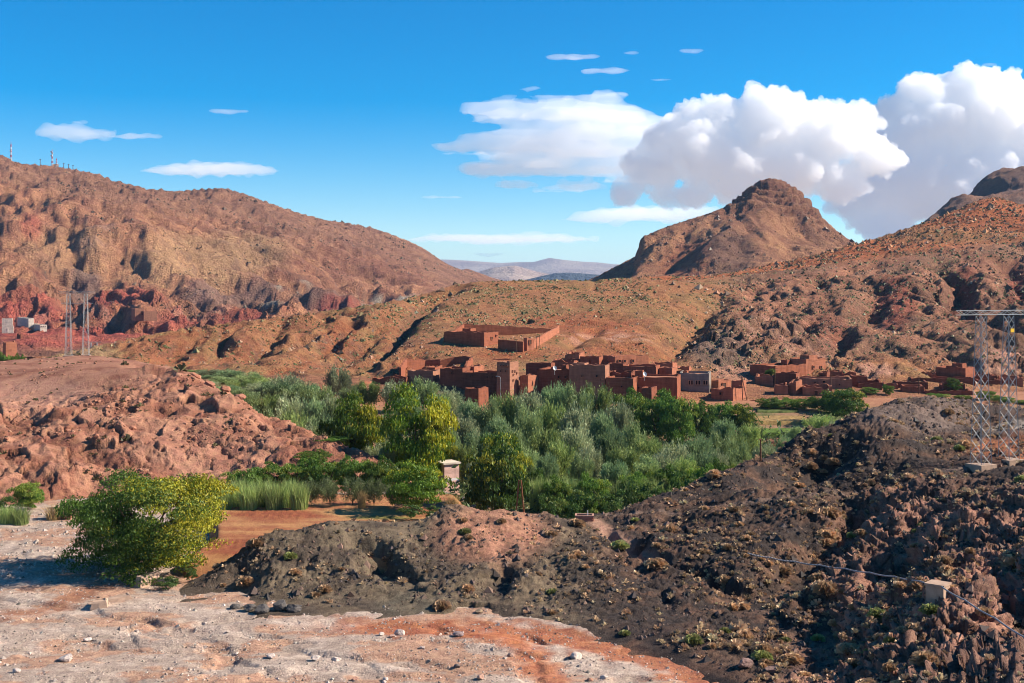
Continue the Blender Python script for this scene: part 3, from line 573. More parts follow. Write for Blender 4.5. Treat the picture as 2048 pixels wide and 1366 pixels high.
Z2 = fix_crest(X2, Y2, Z2, CR, np.interp([c[0] for c in CR], [-340,0,250,445,600,740,850,935], [1640,1690,1755,1755,1860,1925,2000,2080]), 130.)
stk = fbm(n2((X*.85+Y*.525+20*wob)/16, (X*.525-Y*.85)/190, 0*X), 4, 139).reshape(X.shape)
dust = fbm(q3/110, 5, 136).reshape(X.shape)+1.3*stk; fine = fbm(q3/28, 4, 137).reshape(X.shape)
col = mixc(np.broadcast_to(arr(.43,.205,.115), X.shape+(3,)), arr(.30,.135,.082), sst(-.15,.3,dust+.2*fine))
col = mixc(col, arr(.46,.27,.145), np.clip(blob(PX,PY0,420,490,220,50)+blob(PX,PY0,130,460,130,40)*.6, 0, 1)*.8)
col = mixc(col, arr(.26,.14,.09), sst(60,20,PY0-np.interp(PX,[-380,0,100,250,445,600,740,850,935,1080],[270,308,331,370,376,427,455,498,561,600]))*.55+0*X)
col = mixc(col, arr(.40,.225,.15), blob(PX,PY0,190,440,50,28)*sst(-.1,.2,fine)*.9)
col = mixc(col, arr(.17,.12,.105), np.clip(blob(PX,PY0,470,555,130,34)*.7+blob(PX,PY0,170,505,50,40)*.7+blob(PX,PY0,640,585,110,26)*.6, 0, 1)*.9)
col = mixc(col, arr(.33,.30,.235), np.clip(blob(PX,PY0,520,590,60,14)+blob(PX,PY0,750,575,50,16)+blob(PX,PY0,800,578,50,12)+blob(PX,PY0,590,555,50,14), 0, 1)*sst(0,.2,fine)*.8)
redm = np.clip(blob(PX,PY0,240,560,130,60,.6)+blob(PX,PY0,40,575,130,60,.6)+blob(PX,PY0,150,650,260,50,.5)+blob(PX,PY0,450,620,200,24)*.8+blob(PX,PY0,690,600,100,16)*.7+blob(PX,PY0,60,430,30,20)*.6, 0, 1)
col = mixc(col, arr(.43,.115,.082), redm*(.75+.25*sst(-.2,.2,fine)))
col = mixc(col, arr(.27,.075,.06), redm*sst(.05,.3,dust)*.5)
col = mixc(col, arr(.45,.215,.15), np.clip(blob(PX,PY0,260,605,170,20)+blob(PX,PY0,400,600,90,16)+blob(PX,PY0,60,590,50,30)*.5, 0, 1)*sst(-.1,.2,fine)*.9)
bed = pn(n2((Z*1.0+.35*X-.08*Y+14*wob)/16, 0*X, 0*X+.5), 62).reshape(X.shape)+.5*pn(n2((Z*1.0+.35*X-.08*Y+14*wob)/6, 0*X, 0*X+.5), 63).reshape(X.shape); col *= (1+.35*(.4+.6*bad)*bed)[..., None]
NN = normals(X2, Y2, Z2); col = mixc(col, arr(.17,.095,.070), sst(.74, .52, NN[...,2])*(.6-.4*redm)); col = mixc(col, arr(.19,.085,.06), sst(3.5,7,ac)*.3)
col *= (1+.26*fine)[..., None]
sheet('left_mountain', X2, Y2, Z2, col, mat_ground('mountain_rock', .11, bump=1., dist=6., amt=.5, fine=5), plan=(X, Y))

# ---- far ranges
def far_range(name, prof, Y0, depth, c0, c1, seed, amp):
    xs, ys = zip(*prof); PX, X, Y = grid_xy(xs[0], xs[-1], 220, [(Y0-depth, Y0, 34), (Y0, Y0+depth, 8)])
    top = CZ-(np.interp(PX, xs, ys)-HY)/F*Y0; t = np.clip(1-np.abs(Y-Y0)/depth, 0, 1)
    q = n2(X, Y, 0*X)/(depth*.35); r = ridged(q, 5, seed).reshape(X.shape)-.7
    Z = -60+(top+60)*t**1.1*(1+amp*r*(1-t))
    col = mixc(np.broadcast_to(arr(*c0), X.shape+(3,)), arr(*c1), sst(-.2,.2,fbm(q*2, 4, seed+1).reshape(X.shape)))
    sheet(name, X, Y, Z, col, mat_ground(name+'_rock', .004, bump=.6, dist=40, amt=.2))
far_range('distant_range', [(-2500,520),(-1500,480),(-600,500),(300,505),(700,515),(860,518),(920,520),(960,523),(1000,526),(1030,524),(1060,526),(1095,516),(1110,515),(1130,520),(1160,523),(1200,525),(1240,530),(1400,522),(2000,505),(2600,500),(3600,480),(4600,520)], 11500, 2600, (.22,.16,.13), (.30,.23,.18), 140, .9)
far_range('distant_hills', [(300,560),(700,552),(860,548),(930,552),(985,535),(1030,531),(1080,545),(1130,552),(1180,556),(1260,560),(1500,552),(2000,560)], 6800, 1500, (.28,.20,.155), (.34,.25,.19), 150, .8)
far_range('cloud_shaded_hill', [(1040,562),(1110,546),(1140,545),(1170,547),(1215,551),(1260,553),(1330,552),(1500,565)], 4900, 500, (.05,.06,.075), (.06,.07,.08), 160, .5)  # the blue-black colour paints a cloud's shadow lying on this hill
# the wide ground beyond and beside everything, down to the horizon
gp = np.array([(-34000,-8000,-70),(34000,-8000,-70),(34000,44000,-70),(-34000,44000,-70)], float)
pl = link('outer_plain', mesh_np('outer_plain', gp, np.array([[0,1,2,3]]), np.tile(arr(.40,.27,.18), (4,1))), mat_ground('plain_earth', .01, dist=5)); tag(pl, kind='structure')
# ------------------------------------------------------------------ height of the ground at a plan position
def gz1(name, x, y):
    X, Y, Z = GRID[name]; yr = Y[:, 0]
    r = int(np.clip(np.searchsorted(yr, y)-1, 0, len(yr)-2)); t = min(max((y-yr[r])/(yr[r+1]-yr[r]), 0), 1)
    if y < yr.min()-3 or y > yr.max()+3: return -99.
    out = []
    for k in (r, r+1):
        if x < X[k].min() or x > X[k].max(): return -99.
        out.append(np.interp(x, X[k], Z[k]))
    return out[0]*(1-t)+out[1]*t
NEARG = ('wadi_bed', 'valley_floor', 'ploughed_field', 'dark_hill', 'red_rock_outcrop', 'village_hillside', 'left_mountain')
def gz(x, y, names=NEARG): return max(gz1(n, x, y) for n in names)

def hit(px, py, Y0=46., Y1=140., names=('wadi_bed', 'dark_hill')):       # how far away the near ground is in that direction
    Yv = Y0
    while Yv < Y1:
        p = P(px, py, Yv)
        if p.z < gz(p.x, Yv, names): return Yv
        Yv += .15
    return Y1
# ------------------------------------------------------------------ builders for made things
def mb():                                                  # mesh builder: lists of vertices and faces
    return [], []
def add_box(m, lo, hi, M=None):
    V, Fc = m; b = len(V)
    for z in (lo[2], hi[2]):
        for x, y in ((lo[0],lo[1]),(hi[0],lo[1]),(hi[0],hi[1]),(lo[0],hi[1])):
            v = Vector((x, y, z)); V.append(tuple(M @ v if M else v))
    Fc += [tuple(b+i for i in f) for f in ((3,2,1,0),(4,5,6,7),(0,1,5,4),(1,2,6,5),(2,3,7,6),(3,0,4,7))]
def add_bar(m, a, b_, r, sides=4, r2=None):
    V, Fc = m; a, b_ = Vector(a), Vector(b_); d = (b_-a)
    if d.length < 1e-6: return
    q = d.to_track_quat('Z', 'Y').to_matrix(); k = len(V); r2 = r if r2 is None else r2
    for c, rr in ((a, r), (b_, r2)):
        for i in range(sides):
            t = 2*math.pi*(i+.5)/sides; V.append(tuple(c+q @ Vector((math.cos(t)*rr, math.sin(t)*rr, 0))))
    for i in range(sides):
        j = (i+1) % sides; Fc.append((k+i, k+j, k+sides+j, k+sides+i))
    Fc.append(tuple(k+i for i in reversed(range(sides)))); Fc.append(tuple(k+sides+i for i in range(sides)))
def add_tube(m, pts, r, sides=6):
    for a, b_ in zip(pts[:-1], pts[1:]): add_bar(m, a, b_, r, sides)
def done(name, m, mat, parent=None, smooth=False):
    me = bpy.data.meshes.new(name); me.from_pydata(m[0], [], m[1]); me.update()
    if smooth: me.polygons.foreach_set('use_smooth', [True]*len(me.polygons))
    return link(name, me, mat, parent)
def empty(name, loc, rz=0):
    o = bpy.data.objects.new(name, None); COL.objects.link(o); o.location = loc; o.rotation_euler = (0, 0, rz); o.empty_display_size = .3
    return o

def mat_mud(name, col, course=.55, var=.28):
    m, n, l, b = mat_new(name); b.inputs['Roughness'].default_value = .96; b.inputs['Specular IOR Level'].default_value = .1
    g = n.new('ShaderNodeNewGeometry'); t = n.new('ShaderNodeTexNoise'); t.inputs['Scale'].default_value = .9; t.inputs['Detail'].default_value = 8; t.inputs['Roughness'].default_value = .7
    l.new(g.outputs['Position'], t.inputs['Vector'])
    mp = n.new('ShaderNodeMapping'); mp.inputs['Scale'].default_value = (.25, .25, 1/course); l.new(g.outputs['Position'], mp.inputs['Vector'])
    t2 = n.new('ShaderNodeTexNoise'); t2.inputs['Scale'].default_value = 1.6; t2.inputs['Detail'].default_value = 4; l.new(mp.outputs[0], t2.inputs['Vector'])
    # rain streaks that run down from the parapet
    mp3 = n.new('ShaderNodeMapping'); mp3.inputs['Scale'].default_value = (1.6, 1.6, .18); l.new(g.outputs['Position'], mp3.inputs['Vector'])
    t3 = n.new('ShaderNodeTexNoise'); t3.inputs['Scale'].default_value = 1.2; t3.inputs['Detail'].default_value = 4; l.new(mp3.outputs[0], t3.inputs['Vector'])
    ad = n.new('ShaderNodeMath'); ad.operation = 'ADD'; l.new(t.outputs['Fac'], ad.inputs[0]); l.new(t2.outputs['Fac'], ad.inputs[1])
    ad2 = n.new('ShaderNodeMath'); ad2.operation = 'ADD'; l.new(ad.outputs[0], ad2.inputs[0]); l.new(t3.outputs['Fac'], ad2.inputs[1])
    r = n.new('ShaderNodeMapRange'); r.inputs['From Min'].default_value = 1.1; r.inputs['From Max'].default_value = 1.9; r.inputs['To Min'].default_value = 1-var; r.inputs['To Max'].default_value = 1+var
    l.new(ad2.outputs[0], r.inputs['Value'])
    s = n.new('ShaderNodeVectorMath'); s.operation = 'SCALE'; s.inputs[0].default_value = col; l.new(r.outputs[0], s.inputs['Scale']); l.new(s.outputs[0], b.inputs['Base Color'])
    bp = n.new('ShaderNodeBump'); bp.inputs['Strength'].default_value = .6; bp.inputs['Distance'].default_value = .08; l.new(ad.outputs[0], bp.inputs['Height']); l.new(bp.outputs[0], b.inputs['Normal'])
    return m
MUD = {'red': mat_mud('red_mud_wall', (.245,.084,.046)), 'dark': mat_mud('dark_mud_wall', (.19,.066,.038)), 'tan': mat_mud('tan_mud_wall', (.29,.135,.083)), 'orange': mat_mud('orange_mud_wall', (.315,.12,.068)),
       'pale': mat_mud('pale_plaster_wall', (.52,.36,.25), 1.5), 'grey': mat_mud('grey_block_wall', (.22,.185,.155), .9), 'white': mat_mud('white_plaster_wall', (.56,.46,.36), 2.), 'pink': mat_mud('pink_plaster_wall', (.58,.36,.29), 2.)}
M_ROOF = mat_mud('earth_roof', (.37,.165,.10), 3.); M_DARK_PANE = mat_plain('painted_shade_pane', (.012,.009,.008), .9, .1, bump=0); M_WOOD = mat_plain('weathered_wood', (.13,.07,.045), .85, .3, 4)  # near-black window panes paint the shade indoors; no holes are cut
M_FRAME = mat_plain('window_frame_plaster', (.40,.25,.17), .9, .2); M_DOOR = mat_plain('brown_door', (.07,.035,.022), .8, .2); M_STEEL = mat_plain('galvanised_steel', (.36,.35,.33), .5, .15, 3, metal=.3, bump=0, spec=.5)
M_RUST = mat_plain('rusty_iron', (.20,.075,.035), .8, .3, 6); M_DISH = mat_plain('white_enamel', (.66,.63,.59), .4, .05, bump=0); M_CONC = mat_plain('weathered_concrete', (.40,.27,.19), .95, .25, 2.5)
M_CABLE = mat_plain('grey_cable', (.30,.28,.28), .6, .1, bump=0); M_POLE = mat_plain('pole_wood', (.12,.065,.04), .85, .3, 5); M_RED = mat_plain('red_paint', (.45,.07,.05), .6, .1, bump=0)

def shell(w, d, h, t, inner, wob, seed, sink=2.5):
    """mud walls of a rectangle [-w,0]x[0,d], z from -sink to h, thickness t, inner face reaching down to z=inner"""
    rs = np.random.default_rng(seed)
    def side(n0, n1, L):
        k = max(2, int(L/.7)); return [np.array(n0)+(np.array(n1)-np.array(n0))*i/k for i in range(k)]
    c = [(-w,0),(0,0),(0,d),(-w,d)]; ring = []
    for a, b_, L in ((c[0],c[1],w),(c[1],c[2],d),(c[2],c[3],w),(c[3],c[0],d)): ring += side(a, b_, L)
    R = np.array(ring); n = len(R); ctr = np.array((-w/2, d/2))
    q = (R-ctr); qi = np.sign(q)*np.maximum(np.abs(q)-t, 0); qi = np.where(np.abs(np.abs(q)-np.array((w/2,d/2))) < 1e-6, np.sign(q)*(np.array((w/2,d/2))-t), np.clip(q, -(np.array((w/2,d/2))-t), np.array((w/2,d/2))-t)); RI = qi+ctr
    tz = wob*(fbm(np.c_[R*.45, np.full(n, seed*.37)], 3, 7)+.25*rs.normal(size=n))
    bat = q/np.maximum(np.linalg.norm(q, axis=1, keepdims=True), .1)
    levels = [-sink, 0]+[h*k/4 for k in (1,2,3)]
    rows = []
    for z in levels:
        o = fbm(np.c_[R*.8, np.full(n, z*.8+seed)], 2, 9)*.10
        rows.append(np.c_[R+bat*(.12*(1-max(z,0)/max(h,.1))+o)[:,None], np.full(n, z)])
    rows.append(np.c_[R, h+tz]); rows.append(np.c_[RI, h+tz+.02*rs.normal(size=n)]); rows.append(np.c_[RI, np.full(n, inner)])
    V = np.concatenate(rows); Fc = []
    for k in range(len(rows)-1):
        for i in range(n):
            j = (i+1) % n; Fc.append((k*n+i, k*n+j, (k+1)*n+j, (k+1)*n+i))
    return [tuple(v) for v in V], Fc
HN = [0]
def house(name, label, left, corner, right, top, base, Y, th=22, mat='red', depth=None, wins=(), doors=(), ruin=False, huts=(), roofmat=None, cat='house', group='mud houses of the village', par=.45, coping=False):
    HN[0] += 1; seed = HN[0]; t = math.radians(th); c, s = math.cos(t), math.sin(t)
    C = P(corner, base, Y); Zt = P(corner, top, Y).z; ul = (left-1024)/F
    w = max((C.x-ul*Y)/(c+ul*s), 1.2)
    if depth is None:
        ur = (right-1024)/F; den = s-ur*c; depth = (ur*Y-C.x)/den if den > .05 else 6.
    d = min(max(depth, 1.0), 16.); h = Zt-C.z
    root = empty(name, C, -t); tag(root, label, cat, group)
    par = min(par, h*.4)
    sh = shell(w, d, h, .38, (-.5 if ruin else h-par-.1), .6 if ruin else .20, seed)
    done('wall', sh, MUD[mat], root)
    if not ruin:
        m = mb(); add_box(m, (-w+.25, .25, h-par-.25), (-.25, d-.25, h-par)); done('roof', m, roofmat or M_ROOF, root)
        if coping:
            m = mb(); add_box(m, (-w-.12, -.12, h+.01), (.12, d+.12, h+.2)); done('coping', m, MUD[coping], root)
    def loc(face, px):
        u = (px-1024)/F
        return (C.x-u*Y)/(c+u*s) if face == 'f' else (u*Y-C.x)/(s-u*c)
    for kind, L in (('window', wins), ('door', doors)):
        for face, px, py, wp, hp in L:
            q = loc(face, px); yy = Y+(q*s if face == 'f' else q*c); z = CZ-(py-HY)/F*yy-C.z; ww, hh = wp*yy/F/2, hp*yy/F/2
            if face == 'r': ww = ww/max(abs(s-(px-1024)/F*c), .35)
            fm = mb(); pm = mb(); e = .10
            if face == 'f':
                x = -q; add_box(pm, (x-ww, -.20, z-hh), (x+ww, .02, z+hh))
                for lo, hi in (((x-ww-e,-.28,z+hh),(x+ww+e,.02,z+hh+e)),((x-ww-e,-.28,z-hh-e),(x+ww+e,.02,z-hh)),((x-ww-e,-.26,z-hh),(x-ww,.02,z+hh)),((x+ww,-.26,z-hh),(x+ww+e,.02,z+hh))): add_box(fm, lo, hi)
            else:
                y = q; add_box(pm, (-.02, y-ww, z-hh), (.20, y+ww, z+hh))
                for lo, hi in (((-.02,y-ww-e,z+hh),(.28,y+ww+e,z+hh+e)),((-.02,y-ww-e,z-hh-e),(.28,y+ww+e,z-hh)),((-.02,y-ww-e,z-hh),(.26,y-ww,z+hh)),((-.02,y+ww,z-hh),(.26,y+ww+e,z+hh))): add_box(fm, lo, hi)
            pane = done(kind, pm, M_DOOR if kind == 'door' else M_DARK_PANE, root); done('frame', fm, MUD[mat] if mat != 'grey' else M_FRAME, pane)
    for (x0, x1, tp, dep) in huts:                         # small stair huts on the roof, from px x0 to x1, top at tp
        q0, q1 = loc('f', x0), loc('f', x1); z1 = P(corner, tp, Y).z-C.z; k = shell(max(q0-q1, .8), dep, z1-(h-par), .2, z1-(h-par)-.15, .04, seed+77, .05)
        o = done('roof_hut', k, MUD[mat], root); o.location = (-q1, min(1.2, d*.3), h-par)
        m = mb(); add_box(m, (-max(q0-q1,.8)+.1, .1, z1-(h-par)-.3), (-.1, dep-.1, z1-(h-par)-.12)); done('hut_roof', m, M_ROOF, o)
    return root
def pole_thing(name, label, px, ptop, pbase, Y, r=.10, mat=None, cat='pole', lean=0., parts=None, group=None):
    b = P(px, pbase, Y); z = max(gz(b.x, Y), b.z-3) if gz(b.x, Y) > -50 else b.z
    z = min(z, b.z); t = P(px+lean, ptop, Y); root = empty(name, (b.x, Y, z)); m = mb()
    add_bar(m, (0,0,-.4), (t.x-b.x, 0, t.z-z), r, 8, r*.75); done('shaft', m, mat or M_POLE, root); tag(root, label, cat, group)
    return root, Vector((t.x-b.x, 0, t.z-z))

# ------------------------------------------------------------------ the village
house('kasbah_tower', 'tall square kasbah tower with small holes high on its walls', 994, 1019.5, 1037, 725, 800, 252, 24, 'tan', wins=[('f',1002,742,2.2,2.6),('f',1011.5,742,2.2,2.6),('f',1002,731,1.4,1.8),('f',1008,731,1.4,1.8),('f',1014,731,1.4,1.8),('r',1024.5,742,1.6,2.2),('r',1029.5,742,1.6,2.2),('r',1026,749,1.4,1.8),('r',1033,746,1.2,1.6),('r',1026,760,1.4,1.8)], cat='tower', par=.9)
house('mud_house', 'dark long mud house against the left foot of the kasbah tower', 925, 993, None, 746, 802, 255, 20, 'dark', depth=7, wins=[('f',975,754,1.8,3),('f',985,754,1.8,3),('f',941,752,1.8,2.5)])
house('mud_house', 'mud house block with a sunlit side behind the long house left of the tower', 928, 948, 967, 733, 760, 262, 30, 'orange', doors=[('r',963,748,3,4)])
house('mud_house', 'dark mud house with one broken end post left of the long house', 880, 925, 928, 737, 790, 258, 20, 'dark', depth=6, wins=[('f',904,746,1.5,3)])
house('low_shed', 'low shed with a broken earth roof below the long house', 930, 957, 964, 777, 802, 247, 22, 'dark', depth=5, cat='shed')
house('mud_house', 'mud house with one bright sunlit end wall under the ruined compound', 815, 866, 880, 742, 785, 262, 20, 'tan', wins=[('f',840,751,1.5,2)])
house('mud_house', 'small roof room set back over the bright end wall', 853, 870, 877, 734, 752, 266, 20, 'red', depth=4)
house('low_shed', 'tiny sunlit mud shed at the far left end of the village', 726, 729, 742, 763, 785, 262, 40, 'orange', cat='shed', depth=4)
house('low_shed', 'long low roofless mud pen between the tiny shed and the ruined compound', 745, 812, 822, 757, 778, 262, 15, 'dark', ruin=True, depth=8, cat='ruin')
house('ruined_house', 'roofless crumbling house touching the right side of the kasbah tower', 1040, 1056, 1075, 752, 800, 254, 28, 'orange', ruin=True, cat='ruin')
house('mud_house', 'dark house with a straight parapet right behind the kasbah tower', 1052, 1102, 1110, 727, 770, 268, 20, 'dark', wins=[('f',1075,738,1.5,2)])
house('mud_house', 'house with a sagging roof line and a satellite dish, right of the tower', 1078, 1139, None, 739, 800, 256, 18, 'dark', depth=8, wins=[('f',1118,754,3,4),('f',1131,754,3,4)], huts=[(1120,1129,731,2.)])
house('mud_house', 'big square house with one sunlit edge in the middle of the village', 1139, 1210, 1219, 731, 800, 252, 20, 'tan', wins=[('f',1194,752,4,4.5),('f',1164,752,2,2.5)], huts=[(1141,1166,728,3.)], par=.35)
house('mud_house', 'upper house with a thin sunlit edge left of the three-windowed one', 1160, 1198, 1206, 714, 745, 284, 22, 'red', wins=[('f',1180,722,2,2.5)])
house('mud_house', 'upper house with three small windows in its sunlit wall', 1206, 1230, 1297, 713, 745, 284, 62, 'orange', wins=[('r',1238.5,722,4,5),('r',1248.5,722,4,5),('r',1265,721.5,4,5)], doors=[('f',1216,724,3,7)])
house('mud_house', 'dark middle house stepping down below the upper houses', 1215, 1246, 1252, 728, 770, 272, 18, 'dark')
house('mud_house', 'long dark wall of a house below the three-windowed upper house', 1246, 1312, 1317, 733, 775, 270, 14, 'red', depth=7)
house('ruined_house', 'curved roofless ruin at the right end of the upper village', 1296, 1345, 1354, 729, 765, 282, 18, 'orange', ruin=True, cat='ruin', depth=6)
house('mud_house', 'small dark house with rounded corner before the roofless ruin', 1318, 1344, 1352, 736, 770, 272, 22, 'orange')
house('mud_house', 'front house with a flat terrace below the big square house', 1212, 1266, 1269, 756, 802, 250, 16, 'red', depth=9, wins=[('f',1244,773,2.5,3)])
house('mud_house', 'front house with a roof hut and a dish next to the grey building', 1269, 1354, None, 755, 800, 253, 12, 'red', depth=10, huts=[(1269,1284,743,2.4)], wins=[('f',1278,775,2.5,4)])
house('low_shed', 'small low shed among tree tops below the roof hut', 1283, 1303, 1308, 776, 802, 244, 22, 'dark', cat='shed', depth=4)
house('block_house', 'grey concrete block house with three double windows', 1359, 1418, 1422.5, 747, 802, 262, 12, 'grey', depth=8, wins=[('f',1379,765,3.2,8),('f',1384,765,3.2,8),('f',1393.5,765,3.2,8),('f',1398.5,765,3.2,8),('f',1408.5,765,3.2,8),('f',1413.5,765,3.2,8)], coping=False)
house('mud_house', 'narrow red mud house squeezed behind the left corner of the grey building', 1353, 1374, 1377, 742, 775, 268, 16, 'red')
house('mud_house', 'front courtyard wall house with one window right of the grey building', 1423, 1466, 1491, 779, 806, 255, 38, 'orange', ruin=True, wins=[('f',1442,787,5,5)])
house('mud_house', 'room with a dark doorway at the back of the courtyard', 1423, 1437, 1462, 761, 800, 263, 48, 'orange', doors=[('r',1447,771,6,10)])
house('mud_house', 'dark room at the right back corner of the courtyard', 1463, 1485, 1492, 762, 800, 261, 30, 'orange')
house('mud_house', 'broad house with a stained front and long sunlit side, right of the bare yard', 1500, 1551, 1612, 732, 770, 284, 52, 'red', wins=[('r',1585,743,2,2.5)])
house('mud_house', 'highest house of the right cluster with tall sunlit wall and two openings', 1580, 1612, 1651, 718, 760, 292, 52, 'orange', wins=[('r',1626,734,3,5),('r',1641,734,3,4)], huts=[(1594,1612,711,3.)], depth=None)
house('low_shed', 'small dark roof room left of the highest house', 1562, 1574, 1583, 720, 745, 294, 40, 'dark', cat='shed')
house('mud_house', 'dark stained house in front of the long sunlit side wall', 1551, 1592, 1600, 747, 790, 274, 25, 'dark')
house('mud_house', 'long low brown house in the front row of the right cluster', 1596, 1704, None, 758, 800, 268, 12, 'tan', depth=7, wins=[('f',1630,765,2.5,3),('f',1648,764,5,5),('f',1679,769,2.5,3)])
house('mud_house', 'open-fronted roof room above the long low brown house', 1637, 1654, 1660, 745, 765, 276, 25, 'dark', doors=[('f',1646,752,11,7)])  # no real door: the dark panel paints the shade in the open front
house('mud_house', 'plain house at the right end of the long low brown house', 1703, 1735, None, 753, 800, 272, 12, 'dark', depth=6)
house('mud_house', 'flat house behind the open-fronted roof room', 1657, 1684, None, 743, 775, 284, 12, 'red', depth=6)
house('ruined_house', 'low crumbling sunlit tower stump before the right cluster', 1577, 1592, 1604, 763, 802, 262, 45, 'orange', ruin=True, cat='ruin')
house('ruined_house', 'row of broken low walls along the gardens of the right cluster', 1606, 1664, None, 775, 804, 260, 10, 'orange', ruin=True, depth=6, cat='ruin', doors=[('f',1632,786,6,9)])
house('ruined_house', 'roofless pen with dark inside left of the tower stump', 1550, 1576, None, 772, 804, 262, 10, 'orange', ruin=True, depth=5, cat='ruin')
house('mud_house', 'tall square house with sunlit end at the far right of the village', 1871, 1931, 1950, 736, 790, 286, 40, 'red', huts=[(1900,1921,728,2.5)])
house('mud_house', 'long low wall of the farmyard under the far right square house', 1823, 1950, None, 757, 800, 280, 8, 'dark', depth=6)
house('mud_house', 'low flat farm house left of the far right square house', 1793, 1856, None, 764, 805, 276, 10, 'dark', depth=6)
house('low_shed', 'small mud shed with a tiny hole before the low farm house', 1806, 1848, None, 772, 805, 270, 10, 'red', depth=4, cat='shed', wins=[('f',1834,777,1.6,2.5)])
house('mud_house', 'low house seen between the legs of the near pylon', 1958, 2004, None, 761, 800, 282, 8, 'dark', depth=6)
house('low_shed', 'low garden wall block below the far right farm', 1850, 1945, None, 783, 806, 268, 8, 'dark', ruin=True, depth=4, cat='wall')
# broken walls and small yards that fill the gaps of the village
for lab, l_, c_, r_, tp, bs, Yv, th_, mt, dp_ in [('broken yard wall below the curved ruined compound',884,921,926,752,775,260,20,'dark',5),('roofless yard wall left of the upper houses',1104,1148,1156,722,745,282,20,'red',6),('low broken yard in front of the dark straight house',1058,1082,1090,756,790,258,20,'orange',4),
    ('crumbling wall stub above the upper houses',1130,1158,1163,708,728,296,18,'orange',5),('roofless room behind the front terrace house',1220,1262,1268,746,770,258,16,'dark',5),('broken wall right of the roofless ruin at the upper village end',1352,1378,1382,735,752,290,16,'orange',5),
    ('roofless pen below the broad stained house',1510,1546,1552,752,768,276,20,'orange',5),('broken wall behind the long brown house',1668,1712,1720,747,765,284,14,'red',5),('roofless yard at the right end of the right cluster',1716,1764,1770,766,790,270,12,'dark',6),('broken pen left of the low farm house',1768,1796,1800,768,795,276,12,'orange',5),
    ('mud room joined to the left side of the far farm',1836,1872,1878,748,775,286,14,'red',6),('low stable right of the far right square house',1950,1994,2000,752,785,288,12,'red',6),('ruined room at the right edge of the far farm',2006,2046,2052,757,790,284,12,'orange',6),('roofless shed before the far farm wall',1886,1930,1934,770,800,272,10,'dark',5)]:
    house('ruined_house', lab, l_, c_, r_, tp, bs, Yv, th_, mt, depth=dp_, ruin=True, cat='ruin')
# walled compound on the slope
house('mud_house', 'farm house with sunlit gable and one door in the hillside compound', 888, 968, 997, 665, 705, 312, 32, 'red', doors=[('r',983,676.5,3,5)], wins=[('r',992,671,2,2.5)], group='hillside compound')
house('mud_house', 'small room inside the hillside compound behind the farm house', 925, 941, 948, 657, 672, 324, 26, 'red', group='hillside compound', depth=3)
house('gate_house', 'small gatehouse with dark doorway at the corner of the hillside compound', 1047, 1054, 1067, 677, 705, 309, 50, 'orange', doors=[('r',1060,684,3.4,8)], group='hillside compound')
def poly_wall(name, label, pts, mat, cat='wall', thick=.45, wob=.25, group=None):
    """free-standing mud wall: pts of (px, top y, base y, Y); every run is one part"""
    a0 = P(pts[0][0], pts[0][2], pts[0][3]); root = empty(name, a0); tag(root, label, cat, group)
    for k in range(len(pts)-1):
        A, B = pts[k], pts[k+1]; pa, pb = P(A[0],A[2],A[3])-a0, P(B[0],B[2],B[3])-a0; ta, tb = P(A[0],A[1],A[3])-a0, P(B[0],B[1],B[3])-a0
        L = math.hypot(pb.x-pa.x, pb.y-pa.y); n = max(2, int(L/.8)); nx, ny = -(pb.y-pa.y)/L*thick/2, (pb.x-pa.x)/L*thick/2
        V, Fc = [], []
        for i in range(n+1):
            t = i/n; b_ = pa.lerp(pb, t); tp = ta.lerp(tb, t); z = tp.z+wob*float(fbm(np.array([[b_.x*.35+a0.x, b_.y*.35, k*3.]]), 3, 17)[0])
            for sx, zz in ((-1, b_.z-2), (-1, z), (1, z), (1, b_.z-2)): V.append((b_.x+sx*nx*(1.2 if zz < z else 1), b_.y+sx*ny*(1.2 if zz < z else 1), zz))
        for i in range(n):
            q = i*4
            for j in range(3): Fc.append((q+j, q+j+1, q+j+5, q+j+4))
        Fc.append((0,3,2,1)); Fc.append((4*n, 4*n+1, 4*n+2, 4*n+3)); done('wall_run', (V, Fc), MUD[mat], root)
    return root
poly_wall('compound_wall', 'long mud wall round the hillside compound', [(997,679,692,311),(1047,683,699,307)], 'red', group='hillside compound')
poly_wall('compound_wall', 'back and side walls closing the hillside compound uphill', [(905,663,676,322),(927,648,664,338),(1010,652,666,341),(1100,658.5,670,344),(1117,652,664,345)], 'red', group='hillside compound')
poly_wall('compound_wall', 'sunlit sloping right-hand wall of the hillside compound', [(1117,652,664,345),(1066,680,692,311)], 'orange', group='hillside compound')
poly_wall('ruined_compound_wall', 'ruined curved compound wall above the left end of the village', [(800,735,752,272),(812,717,735,292),(850,720.5,738,296),(880,720,738,296),(910,715,735,297),(944,714,732,296),(931,728,742,278)], 'red', wob=.5)
poly_wall('terrace_wall', 'short broken wall on the slope between the two compounds', [(985,716,722,300),(1026,718,724,300)], 'orange', wob=.4)
poly_wall('terrace_wall', 'garden wall along the bottom of the bare yard', [(1490,800,806,256),(1552,806,812,252)], 'orange', wob=.4)
